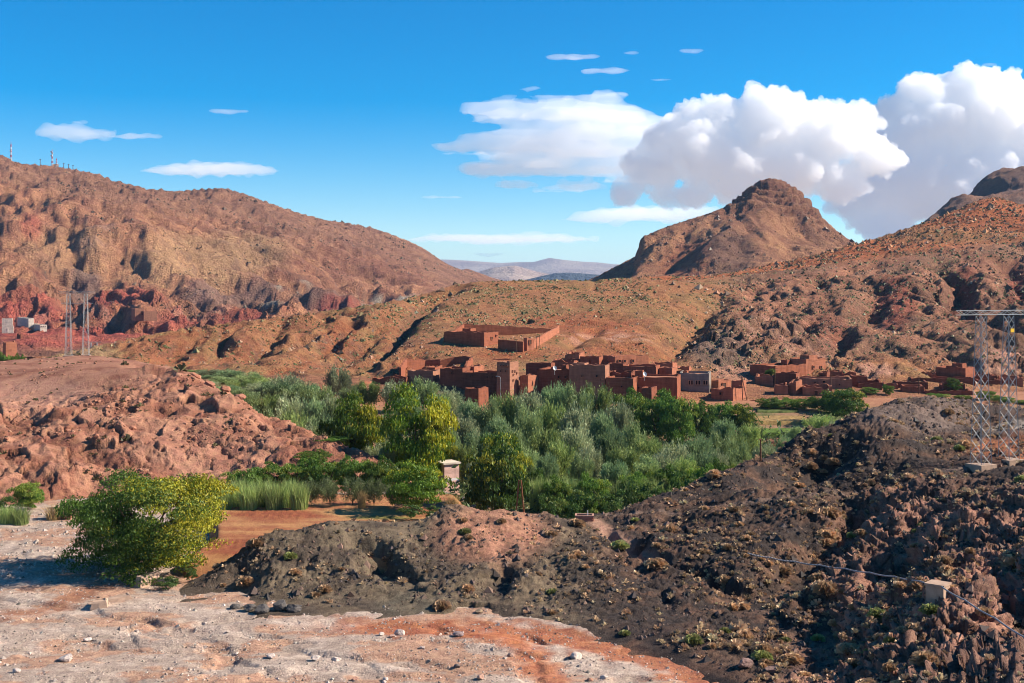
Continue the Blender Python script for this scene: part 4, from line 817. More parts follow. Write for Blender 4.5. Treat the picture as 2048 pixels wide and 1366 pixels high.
# far hamlet under the mountain
house('white_house', 'white house at the left edge of the far hamlet', 2, 4, 25, 637, 648, 742, 75, 'white', group='far hamlet')
house('white_house', 'pale low building in front of the white house of the far hamlet', 3, 4, 14, 651, 658, 715, 75, 'white', depth=6, group='far hamlet')
house('white_house', 'far hamlet house with dark front and white right end', 35, 57, 68, 637, 647, 745, 60, 'white', group='far hamlet')
house('white_house', 'far hamlet house with three windows in a white wall', 57, 80, 94, 650, 659, 728, 60, 'white', wins=[('r',83,653,1.2,2),('r',87,653,1.2,2),('r',91,653,1.2,2)], group='far hamlet')
house('pink_fort', 'pinkish square building alone on the red badlands', 263, 270, 287, 617, 634, 790, 65, 'tan', group='far hamlet', wins=[('r',284,626,2,8)])
house('pink_fort', 'low pinkish annex beside the square building on the badlands', 286, 288, 301, 623, 634, 788, 65, 'tan', group='far hamlet', depth=8)
house('ruined_tower', 'lone ruined mud tower at the left edge above green bushes', 6, 12, 21, 685, 712, 345, 50, 'orange', ruin=True, cat='tower', depth=3.)
house('ruined_house', 'tiny dark ruin on the red slope of the badlands', 34, 41, 45, 668, 676, 690, 40, 'dark', ruin=True, cat='ruin', group='far hamlet')
# satellite dishes
def dish(label, px, py, Y, r=.52):
    p = P(px, py, Y); root = empty('satellite_dish', p); tag(root, label, 'satellite dish', 'satellite dishes on the roofs'); root.rotation_euler = (0, 0, math.radians(20))
    V, Fc = [(0,.16,0)], []
    for k, (rr, dy) in enumerate(((.5,.12),(.85,.04),(1.,0))):
        for i in range(14): a = i/14*2*math.pi; V.append((math.cos(a)*r*rr*.8, dy*1.5, math.sin(a)*r*rr))
    for i in range(14): Fc.append((0, 1+i, 1+(i+1) % 14))
    for k in range(2):
        for i in range(14): a_, b_ = 1+k*14+i, 1+k*14+(i+1) % 14; Fc.append((a_, a_+14, b_+14, b_))
    o = done('reflector', (V, Fc), M_DISH, root, True); o.rotation_euler = (math.radians(-25), 0, 0)
    m = mb(); add_bar(m, (0,.2,0), (0,.25,-r-.9), .05, 6); done('mast', m, M_STEEL, root); m = mb(); add_bar(m, (0,0,-.4), (0,-.55,-.05), .03, 5); done('feed_arm', m, M_STEEL, root)
dish('white satellite dish on the sagging roof right of the tower', 1110, 736, 256); dish('white satellite dish beside the roof hut near the grey building', 1290, 748, 253.5)
# poles
def lamp_post():
    root, t = pole_thing('street_lamp', 'thin street lamp with curved arm in front of the kasbah tower', 1001, 757, 800, 247, .06, M_STEEL, 'lamp')
    m = mb(); add_tube(m, [(0,0,t.z),(-.15,0,t.z+.35),(-.5,0,t.z+.45)], .05); done('arm', m, M_STEEL, root); m = mb(); add_box(m, (-.95,-.12,t.z+.38), (-.5,.12,t.z+.52)); done('lamp_head', m, M_STEEL, root)
lamp_post()
for lab, px, tp, bs, Y, ln in [('double wooden pole at the right wall of the courtyard',1486,752,806,256,-3),('wooden pole at the edge of the bare yard',1549,735,795,266,1),('leaning thin pole before the low farm house',1837,752,806,268,1),('thin pole on the terrace of the front houses',1203,757,790,248,0),
                               ('thin pole on the low brown house of the right cluster',1662,748,790,264,0),('wooden pole below the corner of the hillside compound',1034,677,699,305,-2),('wooden pole by the sloping compound wall',1073,672,694,311,1),('second wooden pole by the sloping compound wall',1078,670,694,312,1)]:
    root, t = pole_thing('wooden_pole', lab, px, tp, bs, Y, .10, None, 'pole', ln)
    if 'double' in lab: m = mb(); add_bar(m, (1.0,0,-.3), (t.x+.1,0,t.z-.2), .09, 8); done('stay', m, M_POLE, root)
    m = mb(); add_bar(m, (t.x-.5,0,t.z-.25), (t.x+.5,0,t.z-.25), .05, 6); done('crossarm', m, M_POLE, root)
def post_pair():
    b = P(1040, 1022, 98); root = empty('trestle_pole', (b.x, 98, gz(b.x, 98)-.1)); tag(root, 'rusty two-legged trestle pole before the dark tree', 'pole')
    for x0, x1 in ((-.35,-.08),(.35,.08)): m = mb(); add_bar(m, (x0,0,-.4), (x1,0,2.75), .06, 6); done('leg', m, M_RUST, root)
    for z in (.7,1.4,2.1): m = mb(); add_bar(m, (-.35+.09*z,0,z), (.35-.09*z,0,z), .03, 5); done('rung', m, M_RUST, root)
post_pair()
root, t = pole_thing('iron_post', 'rusty iron post on the crest of the dark slope', 1521, 880, 908, 109, .09, M_RUST, 'post'); m = mb(); add_box(m, (-.13,-.13,t.z), (.13,.13,t.z+.06)); done('cap', m, M_RUST, root)

# ------------------------------------------------------------------ lattice pylons
def pylon(name, label, px, py, Y, H, rz, sp=3.2, wb=1.15, wt=.55, beam=6.6, low=False, group='lattice pylons of the power line'):
    b = P(px, py, Y); z0 = gz(b.x, Y); z0 = b.z if z0 < -50 else z0
    root = empty(name, (b.x, Y, z0), rz); tag(root, label, 'pylon', group)
    thick = max(.032, Y/F*.22)
    for sx in (0, 1):
        lx = sx*sp; foot = gz(b.x+math.cos(rz)*lx, Y+math.sin(rz)*lx)-z0
        if abs(foot) > 2.5: foot = 0
        leg = empty('leg', (lx, 0, foot)); leg.parent = root; h = H-foot
        f = lambda z: wb/2+(wt/2-wb/2)*z/h
        for cx, cy in ((-1,-1),(1,-1),(1,1),(-1,1)):
            m = mb(); add_bar(m, (cx*f(-.3), cy*f(-.3), -.3), (cx*f(h), cy*f(h), h), thick, 4); done('corner_angle', m, M_STEEL, leg)
        n = 13 if Y < 400 else 6; zs = [h*(1-(1-k/n)**1.12) for k in range(n+1)]
        for fa in range(4):
            m = mb()
            for z_, z2 in zip(zs[:-1], zs[1:]):
                def cn(i, z): cx, cy = ((-1,-1),(1,-1),(1,1),(-1,1))[i % 4]; return (cx*f(z), cy*f(z), z)
                add_bar(m, cn(fa, z_), cn(fa+1, z2), thick*.6, 4); add_bar(m, cn(fa+1, z_), cn(fa, z2), thick*.6, 4)
            done('lattice', m, M_STEEL, leg)
        m = mb(); add_box(m, (-wb*.75,-wb*.75,-.6), (wb*.75,wb*.75,.14)); done('footing', m, M_CONC, leg)
    ex = (beam-sp)/2; bm = empty('crossbeam', (sp/2, 0, H)); bm.parent = root
    for cy, cz in ((-.28,0),(.28,0),(-.28,.34),(.28,.34)): m = mb(); add_bar(m, (-beam/2,cy*.6,cz+.1), (beam/2,cy*.6,cz+.1), thick, 4); done('beam_angle', m, M_STEEL, bm)
    m = mb()
    for k in range(12):
        x0, x1 = -beam/2+beam*k/12, -beam/2+beam*(k+1)/12
        for cy in (-.17,.17): add_bar(m, (x0,cy,.1 if k % 2 else .44), (x1,cy,.44 if k % 2 else .1), thick*.6, 4)
    done('beam_lattice', m, M_STEEL, bm)
    if low:
        m = mb(); add_bar(m, (-ex*.8,0,H-1.9), (sp+ex*.8,0,H-1.9), thick*1.2, 4); add_bar(m, (0,0,H-1.5), (-ex*.8,0,H-1.9), thick*.7, 4); add_bar(m, (sp,0,H-1.5), (sp+ex*.8,0,H-1.9), thick*.7, 4); done('lower_brace', m, M_STEEL, root)
    if Y < 120:
        m = mb(); add_box(m, (sp-.2, -wt/2-.12, H-1.35), (sp+.2, -wt/2-.08, H-1.05)); done('warning_plate', m, mat_plain('yellow_paint', (.75,.45,.03), .6, .1, bump=0), root)
    return root
pylon('lattice_pylon', 'tall near twin-legged lattice pylon at the right edge', 1962, 927, 100, 12.1, math.radians(26), sp=3.1, beam=8.2)
pylon('lattice_pylon', 'twin-legged lattice pylon standing on the red rock outcrop', 137, 711, 237, 12.0, math.radians(8), low=True)
pylon('lattice_pylon', 'far twin-legged pylon before the pinkish building on the badlands', 289, 657, 560, 6.0, math.radians(5), sp=3., wb=.8)
pylon('lattice_pylon', 'very small twin-legged pylon at the foot of the badlands', 182, 672, 620, 5.5, math.radians(5), sp=3., wb=.8)
# radio masts on the mountain
def mast(label, px, tp, bs, Y, dishes):
    b = P(px, bs, Y); h = P(px, tp, Y).z-b.z; root = empty('radio_mast', b); tag(root, label, 'mast', 'masts on the mountain crest'); n = 6
    for k in range(n):
        m = mb(); z0, z1 = h*.85*k/n-(6 if k == 0 else 0), h*.85*(k+1)/n; r0, r1 = 1.0-.6*k/n, 1.0-.6*(k+1)/n
        for cx, cy in ((-1,-1),(1,-1),(1,1),(-1,1)): add_bar(m, (cx*r0,cy*r0,z0), (cx*r1,cy*r1,z1), .14, 4)
        for cx, cy, dx, dy in ((-1,-1,1,-1),(1,-1,1,1),(1,1,-1,1),(-1,1,-1,-1)): add_bar(m, (cx*r0,cy*r0,z0), (dx*r1,dy*r1,z1), .11, 4); add_bar(m, (dx*r0,dy*r0,z0), (cx*r1,cy*r1,z1), .11, 4)
        done('mast_section', m, M_RED if k % 2 else M_DISH, root)
    m = mb(); add_bar(m, (0,0,h*.85), (0,0,h), .22, 5); done('antenna', m, M_RED, root)
    for z, s in dishes: m = mb(); add_bar(m, (s*.6,-1.2,h*z), (s*.6,-1.9,h*z), 1.3, 12); done('dish', m, M_DISH, root)
mast('tall red and white mast on the crest at the left edge', 22, 283, 320, 1697, [(.5,0)])
mast('red and white radio mast with dishes above the crest hut', 104.5, 299, 331, 1722, [(.75,1),(.6,-1),(.85,-1)])
mast('short mast right of the tallest crest hut mast', 113, 316, 332, 1724, [])
house('crest_hut', 'low pale hut at the foot of the crest masts', 103, 105, 119, 328, 335, 1722, 70, 'pale', group=None, depth=8, cat='hut')
for lab, px, tp, bs in [('dark pole on the crest left of the mast hut',80.5,318,334),('first dark pole on the crest right of the mast hut',127.5,326,338),('second dark pole on the crest right of the mast hut',137,328,340),('dark pole on the crest farthest from the mast hut',146,330,341)]:
    b = P(px, bs, 1725); root = empty('crest_pole', b); tag(root, lab, 'pole', 'poles on the crest'); h = P(px, tp, 1725).z-b.z; m = mb(); add_bar(m, (0,0,-4), (0,0,h), .5, 6, .35); done('shaft', m, M_POLE, root); m = mb(); add_bar(m, (-1.3,0,h-.8), (1.3,0,h-.8), .28, 4); done('crossarm', m, M_POLE, root)

# ------------------------------------------------------------------ small built things nearby
def hut():
    C = P(889, 968, 133); root = empty('garden_hut', C, math.radians(-62)); tag(root, 'small pink plastered hut with flat white roof among the trees', 'hut')
    w, d, h = 2.0, 1.7, 41/F*133
    sh = shell(w, d, h-.15, .2, 0, .01, 501, 2.); done('wall', sh, MUD['pink'], root)
    m = mb(); add_box(m, (-w-.2,-.2,h-.12), (.2,d+.2,h+.05)); done('roof', m, MUD['white'], root);
    m = mb(); add_box(m, (.0,.02,-.3), (.07,d-.02,.55)); done('plinth', m, M_DISH, root)
hut()
def conc_box():
    Yc = hit(1887, 1212); C = P(1887, 1212, Yc); root = empty('concrete_block', C, math.radians(-40)); root.scale = (Yc/69,)*3; tag(root, 'tan concrete block on the rocky spur under the cable', 'block')
    V, Fc = [], []; m = mb(); add_box(m, (-1.02,0,-1.0), (0,1.0,1.02)); done('base', m, M_CONC, root); m = mb(); add_box(m, (-1.08,-.06,1.022), (.06,1.06,1.14)); done('top_slab', m, M_CONC, root)
conc_box()
def spring():
    C = P(1169, 1032, 97); z = gz(C.x, 97); root = empty('spring_box', (C.x, 97, z), math.radians(-4)); tag(root, 'small open brick water box with a pipe on the saddle', 'water box')
    M_B = mat_plain('water_box_brick', (.38,.17,.115), .95, .2, 3); k = 0; M_B2 = mat_plain('water_box_cap', (.42,.23,.16), .95, .2, 3)
    bm_ = mb(); add_box(bm_, (-.155,-.055,-.05), (.155,.055,.05)); me = bpy.data.meshes.new('brick'); me.from_pydata(bm_[0], [], bm_[1]); me.materials.append(M_B)
    for row in range(4):
        for x0, y0, x1, y1 in ((-.66,-.4,.66,-.4),(-.66,.4,.66,.4),(-.66,-.4,-.66,.4),(.66,-.4,.66,.4)):
            L = math.hypot(x1-x0, y1-y0); n = 4 if L > 1 else 2; off = .5*(row % 2)*(L/n)*.5
            for i in range(n):
                t = (i+.5)/n; o = link('brick', me, None, root); o.location = (x0+(x1-x0)*t+(off-.04 if y0 == y1 else 0), y0+(y1-y0)*t, .04+row*.112); o.rotation_euler = (0, 0, 0 if y0 == y1 else math.pi/2); o.scale = (1,1,1)
    m = mb()
    for lo, hi in (((-.74,-.5,.44),(.74,-.36,.52)),((-.74,.36,.44),(.74,.5,.52)),((-.74,-.36,.44),(-.6,.36,.52)),((.6,-.36,.44),(.74,.36,.52))): add_box(m, lo, hi)
    done('rim', m, M_B2, root); m = mb(); add_bar(m, (.25,0,-.1), (.25,0,.85), .035, 6); done('pipe', m, M_DISH, root)
spring()
# cable that hangs over the dark slope
cab = []
cpx = [(1495,1106),(1540,1115),(1590,1123),(1640,1130),(1690,1137),(1740,1145),(1790,1153),(1840,1162),(1880,1171),(1930,1200),(1990,1236),(2060,1280),(2160,1345)]
cY = np.array([hit(*q)-1.3 for q in cpx])
for _ in range(6): cY[1:-1] = np.minimum(cY[1:-1], (cY[:-2]+2*cY[1:-1]+cY[2:])/4)
cab = [P(px, py, float(y)) for (px, py), y in zip(cpx, cY)]
m = mb(); pts = []
for i in range(len(cab)-1):
    for k in range(8): t = k/8; pts.append(cab[i].lerp(cab[i+1], t)+Vector((0,0,-.06*math.sin(math.pi*t))))
pts = [Vector((q.x, q.y, max(q.z, gz(q.x, q.y)+.10))) for q in pts]
add_tube(m, pts+[cab[-1]], .045, 6); o = done('cable', m, M_CABLE, None, True); tag(o, 'grey cable strung over the dark slope to the concrete block', 'cable')
# broken canal wall by the walnut tree
def slab(label, px, py, Y, sx, sy, sz, rz, rx=0., ry=0.):
    p = P(px, py, Y); V, Fc = shell(sx, sy, sz, .12, sz-.03, .06, int(px), .4); o = done('wall_slab', (V, Fc+[]), M_CONC); o.location = (p.x, Y, gz(p.x, Y)-.05); o.rotation_euler = (rx, ry, rz)
    m = mb(); add_box(m, (-sx+.05,.05,sz-.1), (-.05,sy-.05,sz-.02)); k = done('top', m, M_CONC, o); tag(o, label, 'wall slab', 'broken canal wall by the walnut tree')
slab('upright stub of the broken canal wall below the walnut', 283, 1178, 83, .5, 1.6, .75, math.radians(-30))
slab('long flat tilted slab of the broken canal wall', 262, 1205, 79.8, 2.6, .7, .35, math.radians(24), 0, math.radians(-8))
slab('short cracked block at the lower end of the canal wall', 212, 1216, 78.2, .8, .7, .45, math.radians(10))
slab('low canal wall running behind the small green bush', 345, 1172, 83.6, 2.4, .4, .55, math.radians(-6))
def gate():
    p = P(135, 1032, 108); z = gz(p.x, 108); root = empty('gate_post', (p.x, 108, z)); tag(root, 'orange mud gate post with a low lintel under the red rock', 'gate post')
    m = mb(); add_box(m, (-.1,-.15,-.5), (.28,.25,.95)); done('post', m, MUD['orange'], root); m = mb(); add_box(m, (-1.3,-.05,.0), (-.12,.3,.32)); done('low_wall', m, MUD['dark'], root); m = mb(); add_box(m, (-1.5,-.2,.96), (1.3,.5,1.12)); done('lintel', m, MUD['pale'], root)
gate()
# ------------------------------------------------------------------ vegetation
def mat_leaf(name, trans=.28, var=.34):
    m, n, l, b = mat_new(name); out = n['Material Output']; n.remove(b)
    at = n.new('ShaderNodeAttribute'); at.attribute_name = 'col'; oi = n.new('ShaderNodeObjectInfo')
    r = n.new('ShaderNodeMapRange'); r.inputs['To Min'].default_value = 1-var; r.inputs['To Max'].default_value = 1+var; l.new(oi.outputs['Random'], r.inputs['Value'])
    s = n.new('ShaderNodeVectorMath'); s.operation = 'SCALE'; l.new(at.outputs['Color'], s.inputs[0]); l.new(r.outputs[0], s.inputs['Scale'])
    d = n.new('ShaderNodeBsdfDiffuse'); t = n.new('ShaderNodeBsdfTranslucent'); g = n.new('ShaderNodeBsdfGlossy'); g.inputs['Roughness'].default_value = .45; g.inputs['Color'].default_value = (.8,.85,.8,1)
    l.new(s.outputs[0], d.inputs['Color']); l.new(s.outputs[0], t.inputs['Color'])
    m1 = n.new('ShaderNodeMixShader'); m1.inputs[0].default_value = trans; l.new(d.outputs[0], m1.inputs[1]); l.new(t.outputs[0], m1.inputs[2])
    m2 = n.new('ShaderNodeMixShader'); m2.inputs[0].default_value = .02; l.new(m1.outputs[0], m2.inputs[1]); l.new(g.outputs[0], m2.inputs[2]); l.new(m2.outputs[0], out.inputs['Surface'])
    return m
M_LEAF = mat_leaf('leaves'); M_DRY = mat_leaf('dry_twigs', .2, .3); M_BARK = mat_plain('bark', (.085,.06,.042), .95, .3, 5)
def unit(v): return v/(np.linalg.norm(v, axis=-1, keepdims=True)+1e-9)
def leaf_mesh(name, C, Dr, L, W, colr, rs):
    n = len(C); Dr = unit(Dr); S = unit(np.cross(Dr, rs.normal(size=(n,3)))); L = np.broadcast_to(L, n)[:,None]; W = np.broadcast_to(W, n)[:,None]
    up = unit(np.cross(S, Dr))
    V = np.stack([C-Dr*L/2, C+S*W/2+up*W*.15, C+Dr*L/2, C-S*W/2+up*W*.15], 1).reshape(-1, 3)
    return mesh_np(name, V, np.arange(4*n).reshape(n, 4), np.repeat(colr, 4, 0), False)
def jitter(c, n, rs, v=.16, h=.06):
    c = np.asarray(c, float); c = np.broadcast_to(c, (n, 3)).copy(); k = 1+v*rs.normal(size=(n,1)); c = c*np.clip(k, .4, 1.8); c[:,0] *= 1+h*rs.normal(size=n); return np.clip(c, .004, .8)
def trunk_mesh(name, rs, h, r, limbs, spread, lean=0.):
    m = mb(); top = np.array((lean, 0, h)); add_bar(m, (0,0,-.08), tuple(top*.5+(0,.0,0)), r, 7, r*.8); add_bar(m, tuple(top*.5), tuple(top), r*.8, 7, r*.6)
    for k in range(limbs):
        a = 2*math.pi*k/limbs+rs.uniform(0, .6); z0 = h*(.6+.4*rs.random()); s = spread*(.55+.45*rs.random())
        p0 = np.array((lean*z0/h, 0, z0)); p1 = p0+np.array((math.cos(a)*s*.45, math.sin(a)*s*.45, .16+.1*rs.random())); p2 = p1+np.array((math.cos(a+.3)*s*.45, math.sin(a+.3)*s*.45, .14+.14*rs.random()))
        add_bar(m, p0, p1, r*.5, 5, r*.34); add_bar(m, p1, p2, r*.34, 5, r*.15)
        for j in (-1, 1): add_bar(m, p1, p1+np.array((math.cos(a+j*.8)*s*.35, math.sin(a+j*.8)*s*.35, .12)), r*.25, 4, r*.1)
    me = bpy.data.meshes.new(name); me.from_pydata([tuple(map(float, v)) for v in m[0]], [], m[1]); me.materials.append(M_BARK); return me
def round_crown(name, seed, n, green, yellow, yel=.35, yside=(1,-.2,.6), zc=.58, rz=.44, leaf=.05, clumps=55, skirt=0):
    """broad leaf crown: leaves on many clumps that fill an uneven ellipsoid"""
    rs = np.random.default_rng(seed); d = unit(rs.normal(size=(clumps,3))); rad = rs.uniform(.25, .92, clumps)**.7
    cc = d*rad[:,None]; cc[:,2] = np.where(cc[:,2] < -.75, cc[:,2]*.8, cc[:,2]); cr = rs.uniform(.17, .33, clumps)
    cc *= (1+.24*fbm(d*1.7+seed, 2, 3))[:,None]
    if skirt:
        a = rs.uniform(0, 6.28, skirt); r_ = rs.uniform(.45, .93, skirt); cc = np.r_[cc, np.stack([np.cos(a)*r_, np.sin(a)*r_, rs.uniform(-.92, -.45, skirt)], 1)]; cr = np.r_[cr, rs.uniform(.14, .24, skirt)]; clumps += skirt
    k = rs.choice(clumps, n, p=cr**2/np.sum(cr**2)); u = unit(rs.normal(size=(n,3))); u[:,2] = np.abs(u[:,2])*.8+u[:,2]*.2; rr = rs.uniform(.45, 1.08, n)**.6
    C = cc[k]+u*(cr[k]*rr)[:,None]; out = unit(C); Cw = C*np.array((1,1,rz))+np.array((0,0,zc))
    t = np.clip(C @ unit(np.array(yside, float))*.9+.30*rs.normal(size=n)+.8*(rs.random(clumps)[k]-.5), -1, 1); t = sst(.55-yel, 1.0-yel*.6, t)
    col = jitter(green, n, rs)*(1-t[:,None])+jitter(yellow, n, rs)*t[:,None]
    D = unit(np.cross(out, rs.normal(size=(n,3)))+.35*rs.normal(size=(n,3))+np.array((0,0,-.25)))
    L = leaf*rs.uniform(.6, 1.35, n); me = leaf_mesh(name, Cw, D, L, L*.55, col, rs); me.materials.append(M_LEAF); return me
def feather_crown(name, seed, n, c0, c1, stems=30, leaf=.085, spread=.85, low=.05, up=1.):
    """willow-like crown: long thin leaves along many rising shoots"""
    rs = np.random.default_rng(seed); CC, DD, TT = [], [], []
    tips = unit(rs.normal(size=(stems*3,3))); tips[:,2] = np.abs(tips[:,2]); tips = tips[np.argsort(rs.random(len(tips)))]
    m = max(1, n//len(tips)); hubs = unit(rs.normal(size=(11,3))); hubs[:,2] = np.abs(hubs[:,2])
    tips = unit(hubs[rs.integers(0, 11, len(tips))]*1.6+.55*tips)
    tips[:,2] = np.abs(tips[:,2])
    for i, tp in enumerate(tips):
        a = math.atan2(tp[1], tp[0]); ra = spread*math.hypot(tp[0], tp[1])**.7*rs.uniform(.5, 1.05); top = (.35+.62*(tp[2]**.6))*rs.uniform(.78, 1.0)
        b = np.array((math.cos(a)*ra*.25, math.sin(a)*ra*.25, low)); e = np.array((math.cos(a)*ra, math.sin(a)*ra, top)); mid = (b+e)/2+np.array((math.cos(a)*.10*ra, math.sin(a)*.10*ra, .10))
        t = rs.uniform(.18, 1, m)**.75; q = ((1-t)**2)[:,None]*b+(2*t*(1-t))[:,None]*mid+(t*t)[:,None]*e
        wid = .125*(1-.5*t); q += rs.normal(size=(m,3))*wid[:,None]*np.array((1,1,.55)); dr = unit((e-b))*up+.55*unit(q*np.array((1,1,0))+1e-6)+.55*rs.normal(size=(m,3))
        CC.append(q); DD.append(dr); TT.append(np.full(m, rs.random()))
    C, D, T = np.concatenate(CC), np.concatenate(DD), np.concatenate(TT); n = len(C); C[:,2] = np.maximum(C[:,2], .01)
    col = jitter(c0, n, rs, .22)*(1-T[:,None])+jitter(c1, n, rs, .22)*T[:,None]
    L = leaf*rs.uniform(.6, 1.4, n); me = leaf_mesh(name, C, D, L, L*.26, col, rs); me.materials.append(M_LEAF); return me
def reed_mesh(name, seed, n, c0, c1, w=.022):
    rs = np.random.default_rng(seed); a = rs.uniform(0, 2*math.pi, n); r = np.sqrt(rs.random(n)); b = np.stack([np.cos(a)*r, np.sin(a)*r, 0*a], 1); h = rs.uniform(.35, 1.0, n)**.8
    ln = rs.normal(size=(n,2))*.26; S = unit(np.c_[rs.normal(size=(n,2)), 0*a]); rows = []
    for t, ww in ((0,.8),(.4,1.),(.75,.8),(1.,.05)):
        c = b+np.c_[ln*(t**2)[None] if False else ln*t*t*2.2, h*t*(1-.10*t)]; rows += [c+S*w*ww, c-S*w*ww]
    V = np.stack(rows, 1).reshape(-1, 3); f = np.array([[0,1,3,2],[2,3,5,4],[4,5,7,6]]); Fc = (np.arange(n)[:,None,None]*8+f[None]).reshape(-1, 4)
    k = rs.random(n)[:,None]; col = np.repeat(jitter(c0, n, rs)*(1-k)+jitter(c1, n, rs)*k, 8, 0)
    me = mesh_np(name, V, Fc, col, False); me.materials.append(M_LEAF); return me
def tuft_mesh(name, seed, n, c0, c1, w=.02, flat=.75):
    """dry cushion bush: stiff twigs from one root"""
    rs = np.random.default_rng(seed); d = unit(rs.normal(size=(n,3))); d[:,2] = np.abs(d[:,2])*.9+.12; d = unit(d); l = rs.uniform(.55, 1.05, n)
    e = d*l[:,None]*np.array((1,1,flat)); s = unit(np.cross(d, rs.normal(size=(n,3)))); mid = e*.5+rs.normal(size=(n,3))*.05
    V = np.stack([mid*.35-s*w*.5, mid*.35+s*w*.5, e+s*w*2.2+rs.normal(size=(n,3))*.05, e-s*w*2.2+rs.normal(size=(n,3))*.05], 1).reshape(-1, 3)
    k = rs.random(n)[:,None]; me = mesh_np(name, V, np.arange(4*n).reshape(n,4), np.repeat(jitter(c0, n, rs)*(1-k)+jitter(c1, n, rs)*k, 4, 0), False); me.materials.append(M_DRY); return me
rs0 = np.random.default_rng(5)
G_WAL, Y_WAL, G_MID, G_WIL, G_WIL2, G_OLI = (.060,.110,.018), (.26,.25,.022), (.10,.175,.026), (.22,.285,.115), (.28,.34,.12), (.15,.185,.07)
PROTO = {
 'walnut': [(round_crown('walnut_crown', 1+k, 9500, G_WAL, Y_WAL, .10+.06*k, leaf=.068, rz=.5, zc=.52, clumps=70), trunk_mesh('walnut_trunk', rs0, .3, .045, 6, .7)) for k in range(3)],
 'yellow': [(round_crown('yellowing_crown', 21+k, 12000, (.12,.20,.02), (.38,.35,.02), .34+.10*k, leaf=.058, rz=.5, zc=.52, clumps=75), trunk_mesh('yellowing_trunk', rs0, .3, .04, 6, .7)) for k in range(2)],
 'green': [(round_crown('green_crown', 31+k, 9000, G_MID, (.19,.22,.03), .28, leaf=.066, clumps=64, rz=.52, zc=.5), trunk_mesh('green_trunk', rs0, .28, .04, 5, .7)) for k in range(3)],
 'willow': [(feather_crown('willow_crown', 41+k, 8500, (G_WIL, (.17,.25,.10), (.255,.295,.14), (.21,.29,.085))[k], (G_WIL2, (.24,.31,.14), (.33,.35,.19), (.33,.38,.11))[k]), trunk_mesh('willow_trunk', rs0, .25, .03, 7, .6)) for k in range(4)],
 'olive': [(feather_crown('tamarisk_crown', 51+k, 5000, G_OLI, (.115,.13,.06), 22, .07, .95, .02, .6), trunk_mesh('tamarisk_trunk', rs0, .15, .03, 6, .5)) for k in range(2)],
 'bush': [(round_crown('bush_crown', 61+k, 2600, (.07,.125,.028), (.16,.19,.04), .2, zc=.5, rz=.5, leaf=.085, clumps=26), trunk_mesh('bush_stems', rs0, .2, .03, 5, .5)) for k in range(2)],
}
def plant(kind, label, px, ptop, Y, wpx, var=0, group=None, name=None, cat='tree', sink=.15, crown=None, trunk=None, rot=None, zb=None):
    c, t = PROTO[kind][var % len(PROTO[kind])] if crown is None else (crown, trunk)
    x = (px-1024)/F*Y; zb = gz(x, Y) if zb is None else zb; zt = CZ-(ptop-HY)/F*Y; h = max(zt-zb+sink, .5); r = wpx/2/F*Y
    root = empty(name or {'willow':'willow_tree','walnut':'walnut_tree','yellow':'walnut_tree','green':'leafy_tree','olive':'tamarisk_bush','bush':'leafy_bush'}[kind], (x, Y, zb-sink), rs0.uniform(0, 6.28) if rot is None else rot)
    root.scale = (r, r, h); tag(root, label, cat, group); link('trunk', t, None, root); link('crown', c, None, root); return root
ORD = ['first','second','third','fourth','fifth','sixth','seventh','eighth','ninth','tenth','eleventh','twelfth','thirteenth','fourteenth','fifteenth','sixteenth','seventeenth','eighteenth','nineteenth','twentieth']
def rows(kind, fmt, group, lists, cat='tree'):
    for rn, L in lists:
        for i, (px, tp, Y, w) in enumerate(sorted(L)): plant(kind, fmt.format(ORD[i], rn), px, tp, Y, w, i*3+len(rn), group, cat=cat)
# the big walnut by the wadi
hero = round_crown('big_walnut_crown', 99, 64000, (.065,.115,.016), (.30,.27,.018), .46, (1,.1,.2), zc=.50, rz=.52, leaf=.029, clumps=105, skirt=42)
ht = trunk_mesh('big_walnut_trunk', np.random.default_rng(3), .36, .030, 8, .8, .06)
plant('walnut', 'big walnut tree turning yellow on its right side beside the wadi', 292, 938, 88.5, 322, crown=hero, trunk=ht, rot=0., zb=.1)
plant('yellow', 'yellow-green walnut standing left of the orange-tipped one', 708, 780, 140, 122, 0, rot=.3)
plant('yellow', 'largest yellow-green walnut with orange-tipped right side in the grove', 836, 782, 134, 156, 1, rot=.1)
plant('yellow', 'small yellow-green tree in front of the orange-tipped walnut', 892, 872, 138, 66, 0, rot=.4)
plant('yellow', 'dark round walnut with yellow top left of the pink hut', 834, 918, 105, 128, 0, rot=1.6)
plant('walnut', 'dark walnut behind the two-legged trestle pole', 985, 900, 108, 140, 1)
plant('walnut', 'dark tall tree rising over the walnut by the trestle pole', 1005, 862, 118, 110, 2)
plant('walnut', 'dark glossy tree alone on the right below the village', 1690, 776, 226, 96, 2)
rows('willow', '{} willow from the left in the {} row behind the red rock outcrop', 'willows behind the outcrop', [
 ('back', [(352,746,242,70),(384,739,240,80),(420,736,238,84),(458,737,236,84),(498,742,234,80),(536,752,230,78),(570,740,226,90),(612,760,222,84),(650,768,218,80)]),
 ('second', [(366,752,226,76),(402,750,224,84),(440,752,220,86),(478,756,216,88),(516,760,214,86),(552,756,212,92),(592,762,210,90),(632,772,206,86),(664,780,200,80)]),
 ('middle', [(410,762,205,84),(450,768,200,86),(492,774,194,90),(536,780,190,92),(580,776,188,96),(626,784,184,92),(668,794,176,80)]),
 ('front', [(500,806,170,84),(546,808,168,92),(594,806,166,96),(640,818,160,84),(610,836,152,80)])])
plant('willow', 'bushy willow standing up alone where the hill meets the grove', 676, 722, 250, 66, 2)
